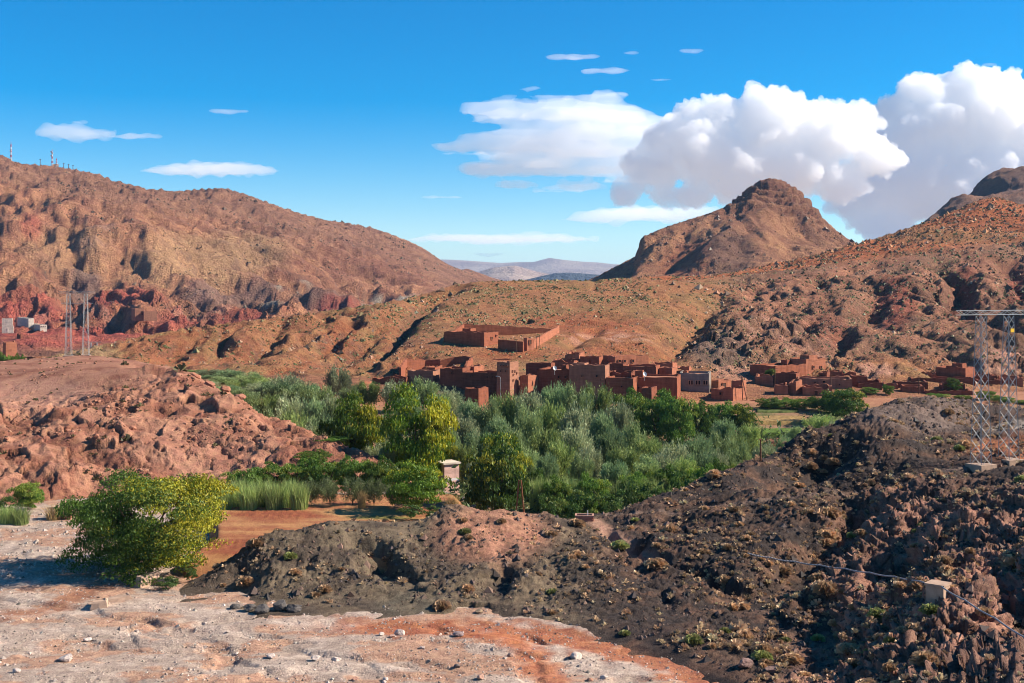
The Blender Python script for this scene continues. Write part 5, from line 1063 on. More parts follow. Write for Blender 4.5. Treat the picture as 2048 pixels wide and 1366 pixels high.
rows('willow', '{} willow from the left between the yellow walnuts and the village', 'willows under the village', [('', [(738,756,242,72),(790,753,240,80),(846,751,238,82),(898,768,230,70),(702,766,236,60),(815,772,214,70),(936,792,206,72),(880,782,216,64)])])
MID = ([(930,818,182,82),(975,792,200,82),(1012,776,206,82),(1060,766,206,92),(1108,757,210,82),(1150,761,207,92),(1196,757,210,92),(1236,786,196,72),(1000,822,170,92),(1050,800,176,92),(1100,790,180,92),(1160,792,177,102),(1210,812,170,92),(958,852,156,92),(1020,852,151,100),(1088,842,153,102),(1150,832,156,100),(1220,848,150,92),(1270,838,160,82),(1302,862,150,92),(1352,872,147,100),(1394,862,150,92),(1440,856,156,90),(1482,858,165,72),(1250,884,138,92),(1332,892,132,100),(1402,894,129,92),(1092,900,130,64),(1162,902,132,66),(1520,888,150,60),(1462,905,135,80)])
rows('willow', '{} willow from the left in the {} row of the middle grove', 'willows in the middle of the grove', [('back', [t for t in MID if t[2] > 190]), ('second', [t for t in MID if 168 <= t[2] <= 190]), ('third', [t for t in MID if 145 <= t[2] < 168]), ('front', [t for t in MID if t[2] < 145])])
rows('green', '{} bright leafy tree from the left below the grey block house', 'leafy trees below the grey house', [('', [(1260,776,216,84),(1312,781,206,94),(1356,779,201,92),(1402,798,208,64),(1440,800,218,62)])])
plant('walnut', 'dark leafy tree at the edge of the stubble plot', 1482, 806, 214, 70, 0)
rows('green', '{} tree from the left in the hedge above the stubble plot', 'hedge trees above the stubble plot', [('', [(1535,794,243,50),(1570,796,243,56),(1608,795,241,56),(1642,792,240,50),(1665,785,238,44)])])
rows('willow', '{} pale willow from the left at the right end of the stubble plot', 'willows by the stubble plot', [('', [(1640,824,208,90),(1600,850,196,70),(1672,832,200,60)])])
plant('green', 'small round tree against the stained house front', 1541, 736, 279, 26, 1)
for i, (lab, px, tp, Y, w) in enumerate([('tree left of the small mud shed of the far farm',1777,768,262,26),('bright tree below the plain end house',1740,774,262,42),('tree growing before the far right farm wall',1906,756,272,34),('bush tree left of the farm garden',1878,786,262,48),('second garden tree below the farm',1925,790,258,50),('tree behind the near pylon left leg',1975,782,256,48),('tree behind the near pylon right leg',2006,792,252,46),('tree at the right edge below the farm',2052,800,250,50)]):
    plant('green', lab, px, tp, Y, w, i)
rows('green', '{} orchard tree from the left at the foot of the red outcrop', 'orchard trees under the outcrop', [('', [(480,935,119,90),(545,925,121,80),(600,918,121,84),(655,912,121,90),(712,908,119,80),(762,912,117,72)])])
rows('olive', '{} dusky tamarisk from the left along the ploughed field', 'tamarisks along the field', [('', [(622,955,107.5,58),(660,950,108,62),(705,948,108,64),(748,952,108,58),(790,958,107,54)])], cat='bush')
for i, (lab, px, tp, Y, w) in enumerate([('leafy bush at the right corner of the ploughed field',822,1006,101,56),('low bright bush beside the dark walnut foot',868,1012,101,40),('leafy bush left of the water box',1100,985,106,70),('leafy bush behind the water box',1160,982,107,76),('leafy bush right of the water box',1222,978,108,76),('bush on the grove edge under the dark slope',1290,965,112,80),('last bush of the grove edge beside the dark crest',1370,940,116,80)]):
    plant('bush', lab, px, tp, Y, w, i, cat='bush')
plant('green', 'green leafy tree at the left edge under the red rock', 56, 962, 112, 78, 1)
plant('bush', 'broad bush at the left edge beside the gravel', 8, 990, 109, 60, 0, cat='bush')
plant('bush', 'small bright green bush before the broken canal wall', 336, 1152, 82.5, 54, 1, cat='bush')
plant('bush', 'weedy bush between the canal wall and the dark mound', 384, 1130, 85, 30, 0, cat='bush')
rows('green', '{} dark bush from the left beside the lone ruined tower', 'bushes by the lone ruined tower', [('', [(10,703,300,26),(30,706,298,22),(45,708,297,16)])], cat='bush')
# fill of the grove: lower trees between the named ones
rows('willow', '{} low willow from the left in the thicket under the yellow walnuts', 'low willows of the thicket', [('', [(640,850,150,70),(672,870,140,60),(745,880,138,60),(775,890,132,50),(930,880,138,70),(952,905,128,60),(905,850,148,60)])])
rows('green', '{} leafy tree from the left among the low grove edge trees', 'low trees on the grove edge', [('', [(660,885,134,76),(625,900,128,70),(1060,935,120,64),(1120,952,114,70),(1190,945,116,72),(1262,940,118,66),(1320,930,121,70),(760,925,116,60),(1400,925,121,70),(1450,915,125,60)])])
rows('willow', '{} pale willow from the left on the dark crest side of the grove', 'willows along the dark crest', [('', [(1290,905,128,80),(1365,905,127,80),(1430,890,132,76),(1480,880,140,70),(1530,872,150,64),(1565,862,160,56),(1230,915,126,76),(1180,880,140,80),(1120,870,144,80),(1050,885,138,80),(1500,840,185,60),(1450,830,190,70)])])
# reeds
RE = [reed_mesh('reed_blades', 71+k, 420, (.26,.36,.10), (.38,.42,.14)) for k in range(2)]; RD = reed_mesh('dry_reed_blades', 75, 260, (.34,.22,.09), (.42,.30,.13))
def reeds(label, px, tp, Y, wpx, var, group=None, me=None):
    x = (px-1024)/F*Y; zb = gz(x, Y); h = CZ-(tp-HY)/F*Y-zb; r = wpx/2/F*Y; o = link('reed_clump', me or RE[var % 2]); o.location = (x, Y, zb-.05); o.scale = (r, r*.7, h+.05); o.rotation_euler = (0,0,rs0.uniform(0,.6)); tag(o, label, 'reeds', group)
for i, px in enumerate(range(446, 606, 17)): reeds(ORD[i]+' reed clump from the left between the field and the orchard', px, 952+8*math.sin(i*2.1), 106+(i % 3)*.9, 34, i, 'reed clumps beside the field')
for i, px in enumerate(range(1075, 1180, 18)): reeds(ORD[i]+' reed clump from the left before the middle willows', px, 940+5*math.sin(i*1.7), 116, 34, i, 'reed clumps before the willows')
for i, px in enumerate(range(1235, 1335, 18)): reeds(ORD[i]+' reed clump from the left near the foot of the dark crest', px, 948+6*math.sin(i*2.7), 117+i % 2, 34, i+1, 'reed clumps by the dark crest')
for i, px in enumerate((12, 40)): reeds(ORD[i]+' reed clump from the left edge beside the gravel', px, 1005, 106, 34, i, 'reed clumps at the left edge')
reeds('dry straw-coloured reed clump among the tamarisks', 724, 972, 106.5, 16, 0, me=RD); reeds('dry straw-coloured brush left of the big walnut', 110, 1000, 108, 34, 0, me=RD); reeds('dry straw tuft by the pink hut', 905, 978, 104, 26, 0, me=RD)
# ------------------------------------------------------------------ scattered bushes, stones and scrub
def scatter(name, n, mask, rs, screen=0.):
    X, Y, Z, col = SHEETS[name]; PX, PY = proj(X, Y, Z); V = np.stack([X, Y, Z], -1)
    a = V[1:,:-1]-V[:-1,:-1]; b = V[:-1,1:]-V[:-1,:-1]; area = np.linalg.norm(np.cross(a, b), axis=-1)
    sa = np.abs((PX[:-1,1:]-PX[:-1,:-1])*(PY[1:,:-1]-PY[:-1,:-1]))+1e-9
    w = (area**(1-screen)*sa**screen*np.clip(mask(PX, PY, X, Y, Z)[:-1,:-1], 0, None)).ravel(); w /= w.sum()
    k = rs.choice(len(w), n, p=w); r, c = np.unravel_index(k, area.shape); u, v = rs.random(n)[:,None], rs.random(n)[:,None]
    return V[r,c]*(1-u)*(1-v)+V[r+1,c]*u*(1-v)+V[r,c+1]*(1-u)*v+V[r+1,c+1]*u*v, V[r,c]
def rock_proto(seed, sub=0, flat=.7):
    t = (1+5**.5)/2; V = np.array([(-1,t,0),(1,t,0),(-1,-t,0),(1,-t,0),(0,-1,t),(0,1,t),(0,-1,-t),(0,1,-t),(t,0,-1),(t,0,1),(-t,0,-1),(-t,0,1)], float)
    Fc = np.array([(0,11,5),(0,5,1),(0,1,7),(0,7,10),(0,10,11),(1,5,9),(5,11,4),(11,10,2),(10,7,6),(7,1,8),(3,9,4),(3,4,2),(3,2,6),(3,6,8),(3,8,9),(4,9,5),(2,4,11),(6,2,10),(8,6,7),(9,8,1)])
    for _ in range(sub):
        V = list(map(tuple, unit(V))); mid = {}
        def mp(a, b_):
            k = (min(a, b_), max(a, b_))
            if k not in mid: V.append(tuple((np.array(V[a])+np.array(V[b_]))/2)); mid[k] = len(V)-1
            return mid[k]
        F2 = []
        for a, b_, c in Fc: x, y, z = mp(a,b_), mp(b_,c), mp(c,a); F2 += [(a,x,z),(b_,y,x),(c,z,y),(x,y,z)]
        V, Fc = np.array(V), np.array(F2)
    V = unit(np.array(V)); rs = np.random.default_rng(seed)
    for _ in range(7):                                     # planed faces, as broken stone has
        d = unit(rs.normal(size=(1,3)))[0]; k = rs.uniform(.45, .8); s = V @ d; V = V-np.outer(np.clip(s-k, 0, None), d)
    V = V*(1+.12*fbm(V*1.7+seed, 2, 5))[:,None]+rs.normal(size=V.shape)*.03
    return V*np.array((1, .85, flat)), Fc
def joined(name, pos, size, protos, cols, rs, mat, smooth=False, squash=None):
    n = len(pos); VV, FF, CC = [], [], []; off = 0; pick = rs.integers(0, len(protos), n)
    for k, (V, Fc) in enumerate(protos):
        i = np.where(pick == k)[0]
        if not len(i): continue
        a = rs.uniform(0, 6.28, len(i)); c, s = np.cos(a), np.sin(a); R = np.zeros((len(i),3,3)); R[:,0,0] = c; R[:,0,1] = -s; R[:,1,0] = s; R[:,1,1] = c; R[:,2,2] = 1
        W = np.einsum('nij,vj->nvi', R, V)*size[i][:,None,None]
        if squash is not None: W[:,:,2] *= squash
        W += pos[i][:,None,:]; VV.append(W.reshape(-1,3)); FF.append((Fc[None]+off+(np.arange(len(i))*len(V))[:,None,None]).reshape(-1, Fc.shape[1])); CC.append(np.repeat(cols[i], len(V), 0)); off += len(i)*len(V)
    o = link(name, mesh_np(name, np.concatenate(VV), np.concatenate(FF), np.concatenate(CC), smooth), mat); return o
M_STONE = mat_ground('loose_stone', 6., bump=.5, dist=.05, amt=.25, fine=4)
R0 = [rock_proto(200+k) for k in range(6)]
OCT = []
for k in range(4):
    r_ = np.random.default_rng(300+k); V = np.array([(1,0,0),(0,1,0),(-1,0,0),(0,-1,0),(0,0,.8),(0,0,-.6)], float)+r_.normal(size=(6,3))*.2; OCT.append((V, np.array([(0,1,4),(1,2,4),(2,3,4),(3,0,4),(1,0,5),(2,1,5),(3,2,5),(0,3,5)])))
PEB = [(np.c_[V[:5,:2]*1.05, V[:5,2]-.12], Fc[:4]) for V, Fc in OCT]          # the upper half alone, for stones bedded in the ground
rs = np.random.default_rng(77)
# gravel of the wadi
inview = lambda PX: sst(-160, -60, PX)*sst(2200, 2100, PX)
pos, _ = scatter('wadi_bed', 34000, lambda PX, PY, X, Y, Z: inview(PX)*sst(1016,1040,PY)*sst(-.15,.25,fbm(n2(X/3, Y/2, 0*X), 3, 400).reshape(X.shape)+.12), rs, .5)
c = jitter((.42,.335,.275), len(pos), rs, .25, .05); dk = rs.random(len(pos)) < .14; c[dk] *= .35
sz = .038*np.exp(rs.normal(size=len(pos))*.45)*(1+.6*(pos[:,1] > 85))
o = joined('gravel', pos, sz*1.25, PEB, c, rs, M_STONE); tag(o, 'loose pale gravel over the dry wadi bed', kind='stuff')
pos, _ = scatter('wadi_bed', 1500, lambda PX, PY, X, Y, Z: inview(PX)*sst(1040,1060,PY)*sst(-.1,.3,fbm(n2(X/4, Y/2.5, 0*X), 3, 401).reshape(X.shape)), rs, .6)
c = jitter((.46,.37,.31), len(pos), rs, .2, .05); dk = rs.random(len(pos)) < .2; c[dk] = c[dk]*.4
o = joined('cobbles', pos, .075*np.exp(rs.normal(size=len(pos))*.4), R0, c, rs, M_STONE); tag(o, 'scattered cobbles on the wadi bed', kind='stuff')
# boulders one can tell apart
RB = [rock_proto(500+k, 2, .75) for k in range(5)]; RBm = []
for k, (V, Fc) in enumerate(RB): RBm.append((V, Fc))
def boulder(label, px, py, Y, wpx, col, k=0, flat=1., name='boulder', group=None, sink=.3, rot=None):
    V, Fc = RBm[k % 5]; r = wpx/2/F*Y; me = mesh_np('boulder', V, Fc, jitter(col, len(V), rs, .08, .02), False); me.materials.append(M_STONE); o = link(name, me)
    p = P(px, py, Y); z = gz(p.x, Y); o.location = (p.x, Y, z+r*(1-sink)*.55); o.scale = (r, r, r*flat); o.rotation_euler = (0, 0, rs.uniform(0, 6.28) if rot is None else rot); tag(o, label, 'rock', group)
W_, D_ = (.52,.42,.36), (.13,.10,.09)
for i, (lab, px, py, w, c, fl) in enumerate([
 ('largest white boulder in the gravel below the dark slope',1152,1308,30,W_,.9),('white boulder at the end of the little boulder row',800,1268,28,W_,1.),('small white stone left of the boulder row end',763,1272,15,W_,.8),('small pinkish stone in the boulder row',784,1276,13,(.42,.27,.21),.8),
 ('brown-shadowed stone by the thin dark streak',1021,1306,14,(.30,.20,.16),1.),('pink stone at the very bottom beside the gravel bank',961,1360,18,(.44,.27,.2),.9),('flat white boulder low in the gravel near the bottom left',134,1322,32,W_,.7),('white stone at the bottom left corner',32,1346,18,W_,.8),
 ('long white stone on the cut bank at left',176,1275,20,W_,.5),('white boulder above the grey pebble bank',542,1316,20,W_,.8),('white stone between two grey banks',632,1322,22,W_,.7),('white stone right of the grey bank middle',672,1320,24,W_,.7),('small stone at the bottom edge of the grey bank',772,1358,16,W_,.9),
 ('reddish block at the bottom of the grey bank',708,1354,16,(.34,.19,.14),.9),('grey boulder lying on the red sand streak',916,1272,24,(.24,.18,.17),.6),('small dark stone beyond the big white boulder',914,1330,14,(.16,.13,.12),.8),('tan rounded stone at the foot of the dark gully',958,1224,18,(.28,.20,.13),.7),
 ('purple-grey boulder at the hill foot near the bottom',1492,1346,36,(.22,.14,.12),.9),('second purple boulder beside the hill foot',1542,1358,28,(.25,.16,.13),.9),('small red stone on the sand below the slope',1180,1362,14,(.36,.2,.14),.8),('white stone on the sand right of centre bottom',1208,1356,16,W_,.7),('cream stone in the middle of the gravel',845,1296,14,W_,.6)]):
    boulder(lab, px, py, 20*F/(py-580), w, c, i, fl)
boulder('upright red rock block among the trees left of the pink hut', 806, 950, 117, 52, (.36,.165,.11), 2, 1.35, sink=.1); boulder('rounded knob of rock on the crest of the red outcrop', 418, 770, 146.5, 26, (.33,.15,.10), 1, .9); boulder('second knob of rock lower on the outcrop crest', 452, 784, 143.5, 24, (.31,.14,.09), 3, .8); boulder('third rock knob near the right end of the outcrop crest', 480, 796, 141, 26, (.33,.15,.1), 4, .8)
for i, (px, py, w) in enumerate([(500,1226,28),(524,1230,34),(560,1224,40),(590,1228,34),(470,1222,22)]):
    boulder(['second','third','fourth','fifth','first'][i]+' grey angular slab from the left at the foot of the dark mound', px, py, 20*F/(py-580)+.6, w, (.10,.088,.08), i, .8, 'rock_slab', 'grey slabs at the foot of the mound')
# rubble on the dark hill
def off_path(X, Y): return sst(.5, 1.1, seg_dist(X, Y, [tuple(P(*p))[:2] for p in [(1175,1035,97.5),(1210,1055,95),(1262,1100,90.5),(1310,1130,87)]])[0])
dh = lambda PX, PY, X, Y, Z: off_path(X, Y)*sst(300,340,PX)*sst(2200,2080,PX)*sst(780,800,PY)*(Z > .05)
pos, vc_ = scatter('dark_hill', 15000, lambda *a: dh(*a)*sst(-.25,.25,fbm(n2(a[2]/2.2, a[3]/2.2, 0*a[2]), 3, 402).reshape(a[2].shape)+.1), rs, .35)
t = sst(-.1,.3,fbm(pos/3, 3, 403)); c = jitter((.070,.056,.050), len(pos), rs, .35, .06)*(1-t[:,None])+jitter((.155,.10,.075), len(pos), rs, .3)*t[:,None]
o = joined('rubble', pos, .09*np.exp(rs.normal(size=len(pos))*.5), PEB, c, rs, M_STONE); tag(o, 'dark broken rubble strewn over the hill', kind='stuff')
# cushion bushes of the dark hill: 300 single ones and the small rest as a carpet
TU = [tuft_mesh('dry_bush', 600+k, 300, (.58,.38,.21), (.43,.27,.15), .075) for k in range(3)]+[tuft_mesh('green_bush', 610+k, 300, (.22,.26,.07), (.34,.30,.12), .075) for k in range(2)]
bm_ = lambda PX, PY, X, Y, Z: dh(PX,PY,X,Y,Z)*(.15+sst(-.1,.3,fbm(n2(X/6, Y/6, 0*X), 3, 404).reshape(X.shape)))*(.35+.65*sst(1100,1250,PX+.0*PY))*(1-.8*blob(PX,PY,620,1200,240,60))*(1-.7*blob(PX,PY,2000,1330,160,90))
pos, _ = scatter('dark_hill', 300, bm_, rs, .55)
for i, p in enumerate(pos):
    k = int(rs.integers(0, 3)) if rs.random() > .13 else 3+int(rs.integers(0, 2)); o = link('dry_bush' if k < 3 else 'green_bush', TU[k]); s = float(np.clip(.42*math.exp(rs.normal()*.38), .2, .9)); o.location = p-np.array((0,0,.04)); o.scale = (s, s, s*rs.uniform(.8, 1.2)); o.rotation_euler = (0, 0, rs.uniform(0, 6.28))
    bx_, by_ = proj(*[float(v) for v in p]); where = 'near the top of the dark hill' if by_ < 920 else 'on the dark mound left of the water box' if bx_ < 1160 else 'on the pink rock spur at the right' if bx_ > 1790 else 'low on the dark slope near the gravel' if by_ > 1190 else 'on the dark slope just right of the path' if bx_ < 1420 else 'above the cable on the dark slope' if by_ < 1125 else 'below the cable on the dark slope'
    lab = ('large ' if s > .5 else 'small ' if s < .33 else 'medium ')+('straw-coloured' if k < 3 else 'greenish')+' cushion bush '+where; tag(o, lab, 'bush', lab.replace(' bush ', ' bushes '))
LOWT = []
for k in range(3):
    r_ = np.random.default_rng(640+k); n = 22; d = unit(r_.normal(size=(n,3))); d[:,2] = np.abs(d[:,2]); e = d*r_.uniform(.6,1.05,n)[:,None]; s = unit(np.cross(d, r_.normal(size=(n,3))))
    LOWT.append((np.stack([e*.1, e+s*.20, e-s*.20], 1).reshape(-1,3), np.arange(3*n).reshape(n,3)))
pos, _ = scatter('dark_hill', 4200, bm_, rs, .45); c = jitter((.56,.37,.21), len(pos), rs, .3, .08)
o = joined('dry_tufts', pos, .19*np.exp(rs.normal(size=len(pos))*.35), LOWT, c, rs, M_DRY); tag(o, 'small dry tufts carpeting the dark hill', kind='stuff')
for lab, px, py, Y, s, k in [('round olive bush on the red mound',930,1068,90,.55,3),('straw bush left of the round olive bush on the red mound',925,1044,92,.45,0),('straw bush near the crest of the red mound',1003,1046,93,.42,1),('pale bush at the left shoulder of the dark mound',512,1090,87,.7,0),('pale bush low on the left end of the dark mound',492,1168,82,.7,1),('yellowish bush on the face of the dark mound',580,1118,84,.55,4),('greenish bush by the bottom right rock face',1524,1318,66,.6,4),('bright green bush low in the dark gully',1636,1280,67,.45,3),('bush in front of the concrete block',1862,1228,67.5,.6,4)]:
    Y = hit(px, py); x = (px-1024)/F*Y; o = link('dry_bush', TU[k]); o.location = (x, Y, gz(x, Y)-.03); o.scale = (s, s, s); tag(o, lab, 'bush')
# undergrowth of the grove
UG = []
for k in range(3):
    r_ = np.random.default_rng(660+k); n = 22; C_ = r_.normal(size=(n,3))*np.array((.42,.42,.3))+np.array((0,0,.45)); d = unit(r_.normal(size=(n,3))+np.array((0,0,.8))); s_ = unit(np.cross(d, r_.normal(size=(n,3))))
    UG.append((np.stack([C_-d*.14, C_+s_*.065, C_+d*.18, C_-s_*.065], 1).reshape(-1,3), np.arange(4*n).reshape(n,4)))
pos, _ = scatter('valley_floor', 3200, lambda PX, PY, X, Y, Z: sst(330,420,PX)*sst(1700,1620,PX)*sst(236,228,Y)*(1-blob(PX,PY,1555,850,75,40)), rs, .35)
c = jitter((.09,.125,.04), len(pos), rs, .3, .12); o = joined('undergrowth', pos, 1.5*np.exp(rs.normal(size=len(pos))*.3), UG, c, rs, M_LEAF); tag(o, 'leafy undergrowth between the trees of the grove', kind='stuff')
# scrub and stones of the hillside
hsm = lambda PX, PY, X, Y, Z: inview(PX)*sst(272,292,Y)*sst(640,620,Y)
SP = OCT
pos, _ = scatter('village_hillside', 36000, lambda PX, PY, X, Y, Z: hsm(PX,PY,X,Y,Z)*(1+1.6*blob(PX,PY,1000,600,460,75))*(.08+sst(-.15,.25,fbm(n2(X/16, Y/16, 0*X), 4, 405).reshape(X.shape)+.12))*(1-.75*np.clip(blob(PX,PY,1190,650,150,42)+blob(PX,PY,1250,700,200,28),0,1)), rs, .55)
c = jitter((.085,.090,.034), len(pos), rs, .3, .12); dk = rs.random(len(pos)) < .35; c[dk] = jitter((.26,.20,.09), int(dk.sum()), rs, .2)
o = joined('scrub', pos, .29*np.exp(rs.normal(size=len(pos))*.4)*(pos[:,1]/360), PEB, c, rs, M_DRY, squash=.9); tag(o, 'low dry scrub dotted over the village hill', kind='stuff')
pos, _ = scatter('village_hillside', 9000, lambda PX, PY, X, Y, Z: hsm(PX,PY,X,Y,Z)*(.1+sst(.0,.35,fbm(n2(X/12, Y/12, 0*X), 4, 406).reshape(X.shape)))*(.35+.65*np.clip(sst(1350,1450,PX)+blob(PX,PY,700,700,200,60),0,1)), rs, .55)
c = jitter((.30,.19,.125), len(pos), rs, .3, .06); dk = rs.random(len(pos)) < .3; c[dk] *= .5
o = joined('hill_stones', pos, .32*np.exp(rs.normal(size=len(pos))*.5)*(pos[:,1]/360), PEB, c, rs, M_STONE); tag(o, 'loose stones over the hillside', kind='stuff')
pos, _ = scatter('village_hillside', 2600, lambda PX, PY, X, Y, Z: inview(PX)*sst(500,560,Y)*sst(1450,1600,PX)*sst(660,630,Y), rs, .3)
c = jitter((.34,.17,.09), len(pos), rs, .3, .06); o = joined('ridge_boulders', pos, .5*np.exp(rs.normal(size=len(pos))*.45), OCT, c, rs, M_STONE); tag(o, 'boulders strewn along the red ridge', kind='stuff')
# shrubs and stones of the outcrop and the far mountain
pos, _ = scatter('red_rock_outcrop', 260, lambda PX, PY, X, Y, Z: inview(PX)*(Z > .5)*sst(-.05,.3,fbm(n2(X/6, Y/6, 0*X), 3, 407).reshape(X.shape)), rs, .6)
o = joined('outcrop_tufts', pos, .26*np.exp(rs.normal(size=len(pos))*.4), LOWT, jitter((.16,.13,.06), len(pos), rs), rs, M_DRY); tag(o, 'small dusty tufts in the cracks of the red outcrop', kind='stuff')
pos, _ = scatter('red_rock_outcrop', 1800, lambda PX, PY, X, Y, Z: inview(PX)*(Z > .2)*sst(0,.3,fbm(n2(X/8, Y/8, 0*X), 3, 408).reshape(X.shape)), rs, .5)
o = joined('outcrop_stones', pos, .16*np.exp(rs.normal(size=len(pos))*.5), R0[:3], jitter((.34,.17,.11), len(pos), rs), rs, M_STONE); tag(o, 'fallen stones on the red outcrop', kind='stuff')
pos, _ = scatter('left_mountain', 9000, lambda PX, PY, X, Y, Z: inview(PX)*sst(760,850,Y)*sst(.02,.3,fbm(n2(X/50, Y/50, 0*X), 4, 409).reshape(X.shape)), rs, .6)
o = joined('mountain_scrub', pos, .85*np.exp(rs.normal(size=len(pos))*.45)*(pos[:,1]/1400), PEB, jitter((.13,.085,.055), len(pos), rs, .3), rs, M_DRY); tag(o, 'dark scrub and blocks on the left mountain', kind='stuff')
pos, _ = scatter('butte', 3500, lambda PX, PY, X, Y, Z: sst(-.1,.3,fbm(n2(X/50, Y/50, 0*X), 4, 410).reshape(X.shape)), rs, .6)
o = joined('butte_blocks', pos, .7*np.exp(rs.normal(size=len(pos))*.5), PEB, jitter((.15,.085,.055), len(pos), rs, .3), rs, M_DRY); tag(o, 'dark blocks strewn over the butte', kind='stuff')
# ------------------------------------------------------------------ clouds (outside the haze)
def ico(sub):
    V, Fc = rock_proto(1, sub); 
    t = (1+5**.5)/2; V = np.array([(-1,t,0),(1,t,0),(-1,-t,0),(1,-t,0),(0,-1,t),(0,1,t),(0,-1,-t),(0,1,-t),(t,0,-1),(t,0,1),(-t,0,-1),(-t,0,1)], float)
    Fc = np.array([(0,11,5),(0,5,1),(0,1,7),(0,7,10),(0,10,11),(1,5,9),(5,11,4),(11,10,2),(10,7,6),(7,1,8),(3,9,4),(3,4,2),(3,2,6),(3,6,8),(3,8,9),(4,9,5),(2,4,11),(6,2,10),(8,6,7),(9,8,1)])
    for _ in range(sub):
        V = list(map(tuple, unit(np.array(V)))); mid = {}; F2 = []
        def mp(a, b_):
            k = (min(a, b_), max(a, b_))
            if k not in mid: V.append(tuple((np.array(V[a])+np.array(V[b_]))/2)); mid[k] = len(V)-1
            return mid[k]
        for a, b_, c in Fc: x, y, z = mp(a,b_), mp(b_,c), mp(c,a); F2 += [(a,x,z),(b_,y,x),(c,z,y),(x,y,z)]
        Fc = np.array(F2)
    return unit(np.array(V)), Fc
ICO = ico(1)
def mat_cloud(name, dens, ani=.2):
    m, n, l, b = mat_new(name); out = n['Material Output']; n.remove(b)
    v = n.new('ShaderNodeVolumeScatter'); v.inputs['Color'].default_value = (1,1,1,1); v.inputs['Density'].default_value = dens; v.inputs['Anisotropy'].default_value = ani
    l.new(v.outputs[0], out.inputs['Volume']); m.cycles.homogeneous_volume = True; return m
def cloud(label, balls, Y0, vox, mat, amp, fr, seed, flat=1., sub=None):
    """balls of (px, py, rx px, ry px, depth offset m): united, then roughened"""
    s = Y0/F; VV, FF = [], []; off = 0; V0, F0 = ICO
    for px, py, rx, ry, dy in balls:
        c = P(px, py, Y0); V = V0*np.array((rx*s, ((rx*.34+ry*.2) if flat > 1 else (rx*.5+ry*.35))*s, ry*s))+np.array((c.x, Y0+dy, c.z)); V[:,2] = (V[:,2]-c.z)/flat+c.z/1.; VV.append(V); FF.append(F0+off); off += len(V)
    V = np.concatenate(VV); ctr = V.mean(0); me = mesh_np('cloud_raw', V-ctr, np.concatenate(FF)); ob = bpy.data.objects.new('cloud_raw', me); COL.objects.link(ob)
    md = ob.modifiers.new('r', 'REMESH'); md.mode = 'VOXEL'; md.voxel_size = vox
    def grab(ob):
        dg = bpy.context.evaluated_depsgraph_get(); dg.update(); ev = ob.evaluated_get(dg); m2 = ev.to_mesh(); n = len(m2.vertices)
        W = np.empty(n*3, np.float32); m2.vertices.foreach_get('co', W); N = np.empty(n*3, np.float32); m2.vertices.foreach_get('normal', N)
        L_ = np.empty(len(m2.loops), np.int32); m2.loops.foreach_get('vertex_index', L_); ev.to_mesh_clear()
        return W.reshape(-1,3), N.reshape(-1,3), L_.reshape(-1,4)
    W, N, Fq = grab(ob)
    q = (W+ctr)/fr; q[:,2] *= flat
    bl = sum(a*np.abs(pn(q*f+seed, seed+k)) for k, (a, f) in enumerate(((1.,1.),(.55,2.1),(.34,4.4),(.20,9.))))
    W = W+N*((bl-.45)*amp)[:,None]; bpy.data.objects.remove(ob)
    ob = bpy.data.objects.new('cloud_raw', mesh_np('cloud_raw', W, Fq)); COL.objects.link(ob); md = ob.modifiers.new('r', 'REMESH'); md.mode = 'VOXEL'; md.voxel_size = vox
    W, N, Fq = grab(ob); bpy.data.objects.remove(ob)        # united once more, so that no fold is left
    if flat == 1.: q = (W+ctr)/fr; W = W+N*((np.abs(pn(q*5.+seed, 31))+.5*np.abs(pn(q*11., 32))-.3)*amp*.30)[:,None]
    o = link('cloud', mesh_np('cloud', W, Fq), mat); o.location = ctr; tag(o, label, 'cloud', 'clouds'); return o
crs = np.random.default_rng(9)
def puff(px, py, r, n, ax=1., ay=.75, lo=.16, hi=.46):
    n = int(n*1.8)
    out = [(px, py, r*ax, r*ay, 0)]
    for _ in range(n):
        a = crs.uniform(-.25, math.pi+.25); k = crs.uniform(lo, hi)*r; out.append((px+math.cos(a)*r*ax*.85, py-math.sin(a)*r*ay*.85, k, k*.9, crs.uniform(-.12,.5)*r*6))
    return out
M_CUM = mat_cloud('cumulus_vapour', .0052, 0.); M_LENS = mat_cloud('stratus_vapour', .0014); M_WISP = mat_cloud('wisp_vapour', .0016)
A = puff(1400,290,85,12)+puff(1545,250,80,14)+puff(1545,205,40,8)+puff(1660,275,75,12)+puff(1715,245,42,8)+puff(1310,335,60,9)+puff(1470,330,90,8)+puff(1590,330,80,8)+puff(1275,370,34,5)+puff(1420,235,36,6)+puff(1345,300,46,8)+puff(1255,385,22,5)+puff(1760,320,50,7)+puff(1600,250,50,8)+puff(1330,395,30,6)+puff(1390,390,40,6)+puff(1680,370,55,8)+puff(1740,300,40,7)+puff(1640,350,50,5)
cloud('billowing white cumulus behind the butte', A, 21000, 36, M_CUM, 300, 480, 3)
B = puff(1870,260,110,14)+puff(1985,240,110,14)+puff(1995,175,42,9)+puff(1880,195,55,9)+puff(1815,215,40,7)+puff(2090,280,110,10)+puff(1830,360,120,8)+puff(1960,380,140,8)+puff(2110,400,140,8)+puff(1720,390,70,7)+puff(1770,440,70,5)+puff(2200,330,130,9)
cloud('towering white cumulus over the right-hand ridge', B, 24000, 44, M_CUM, 330, 540, 5)
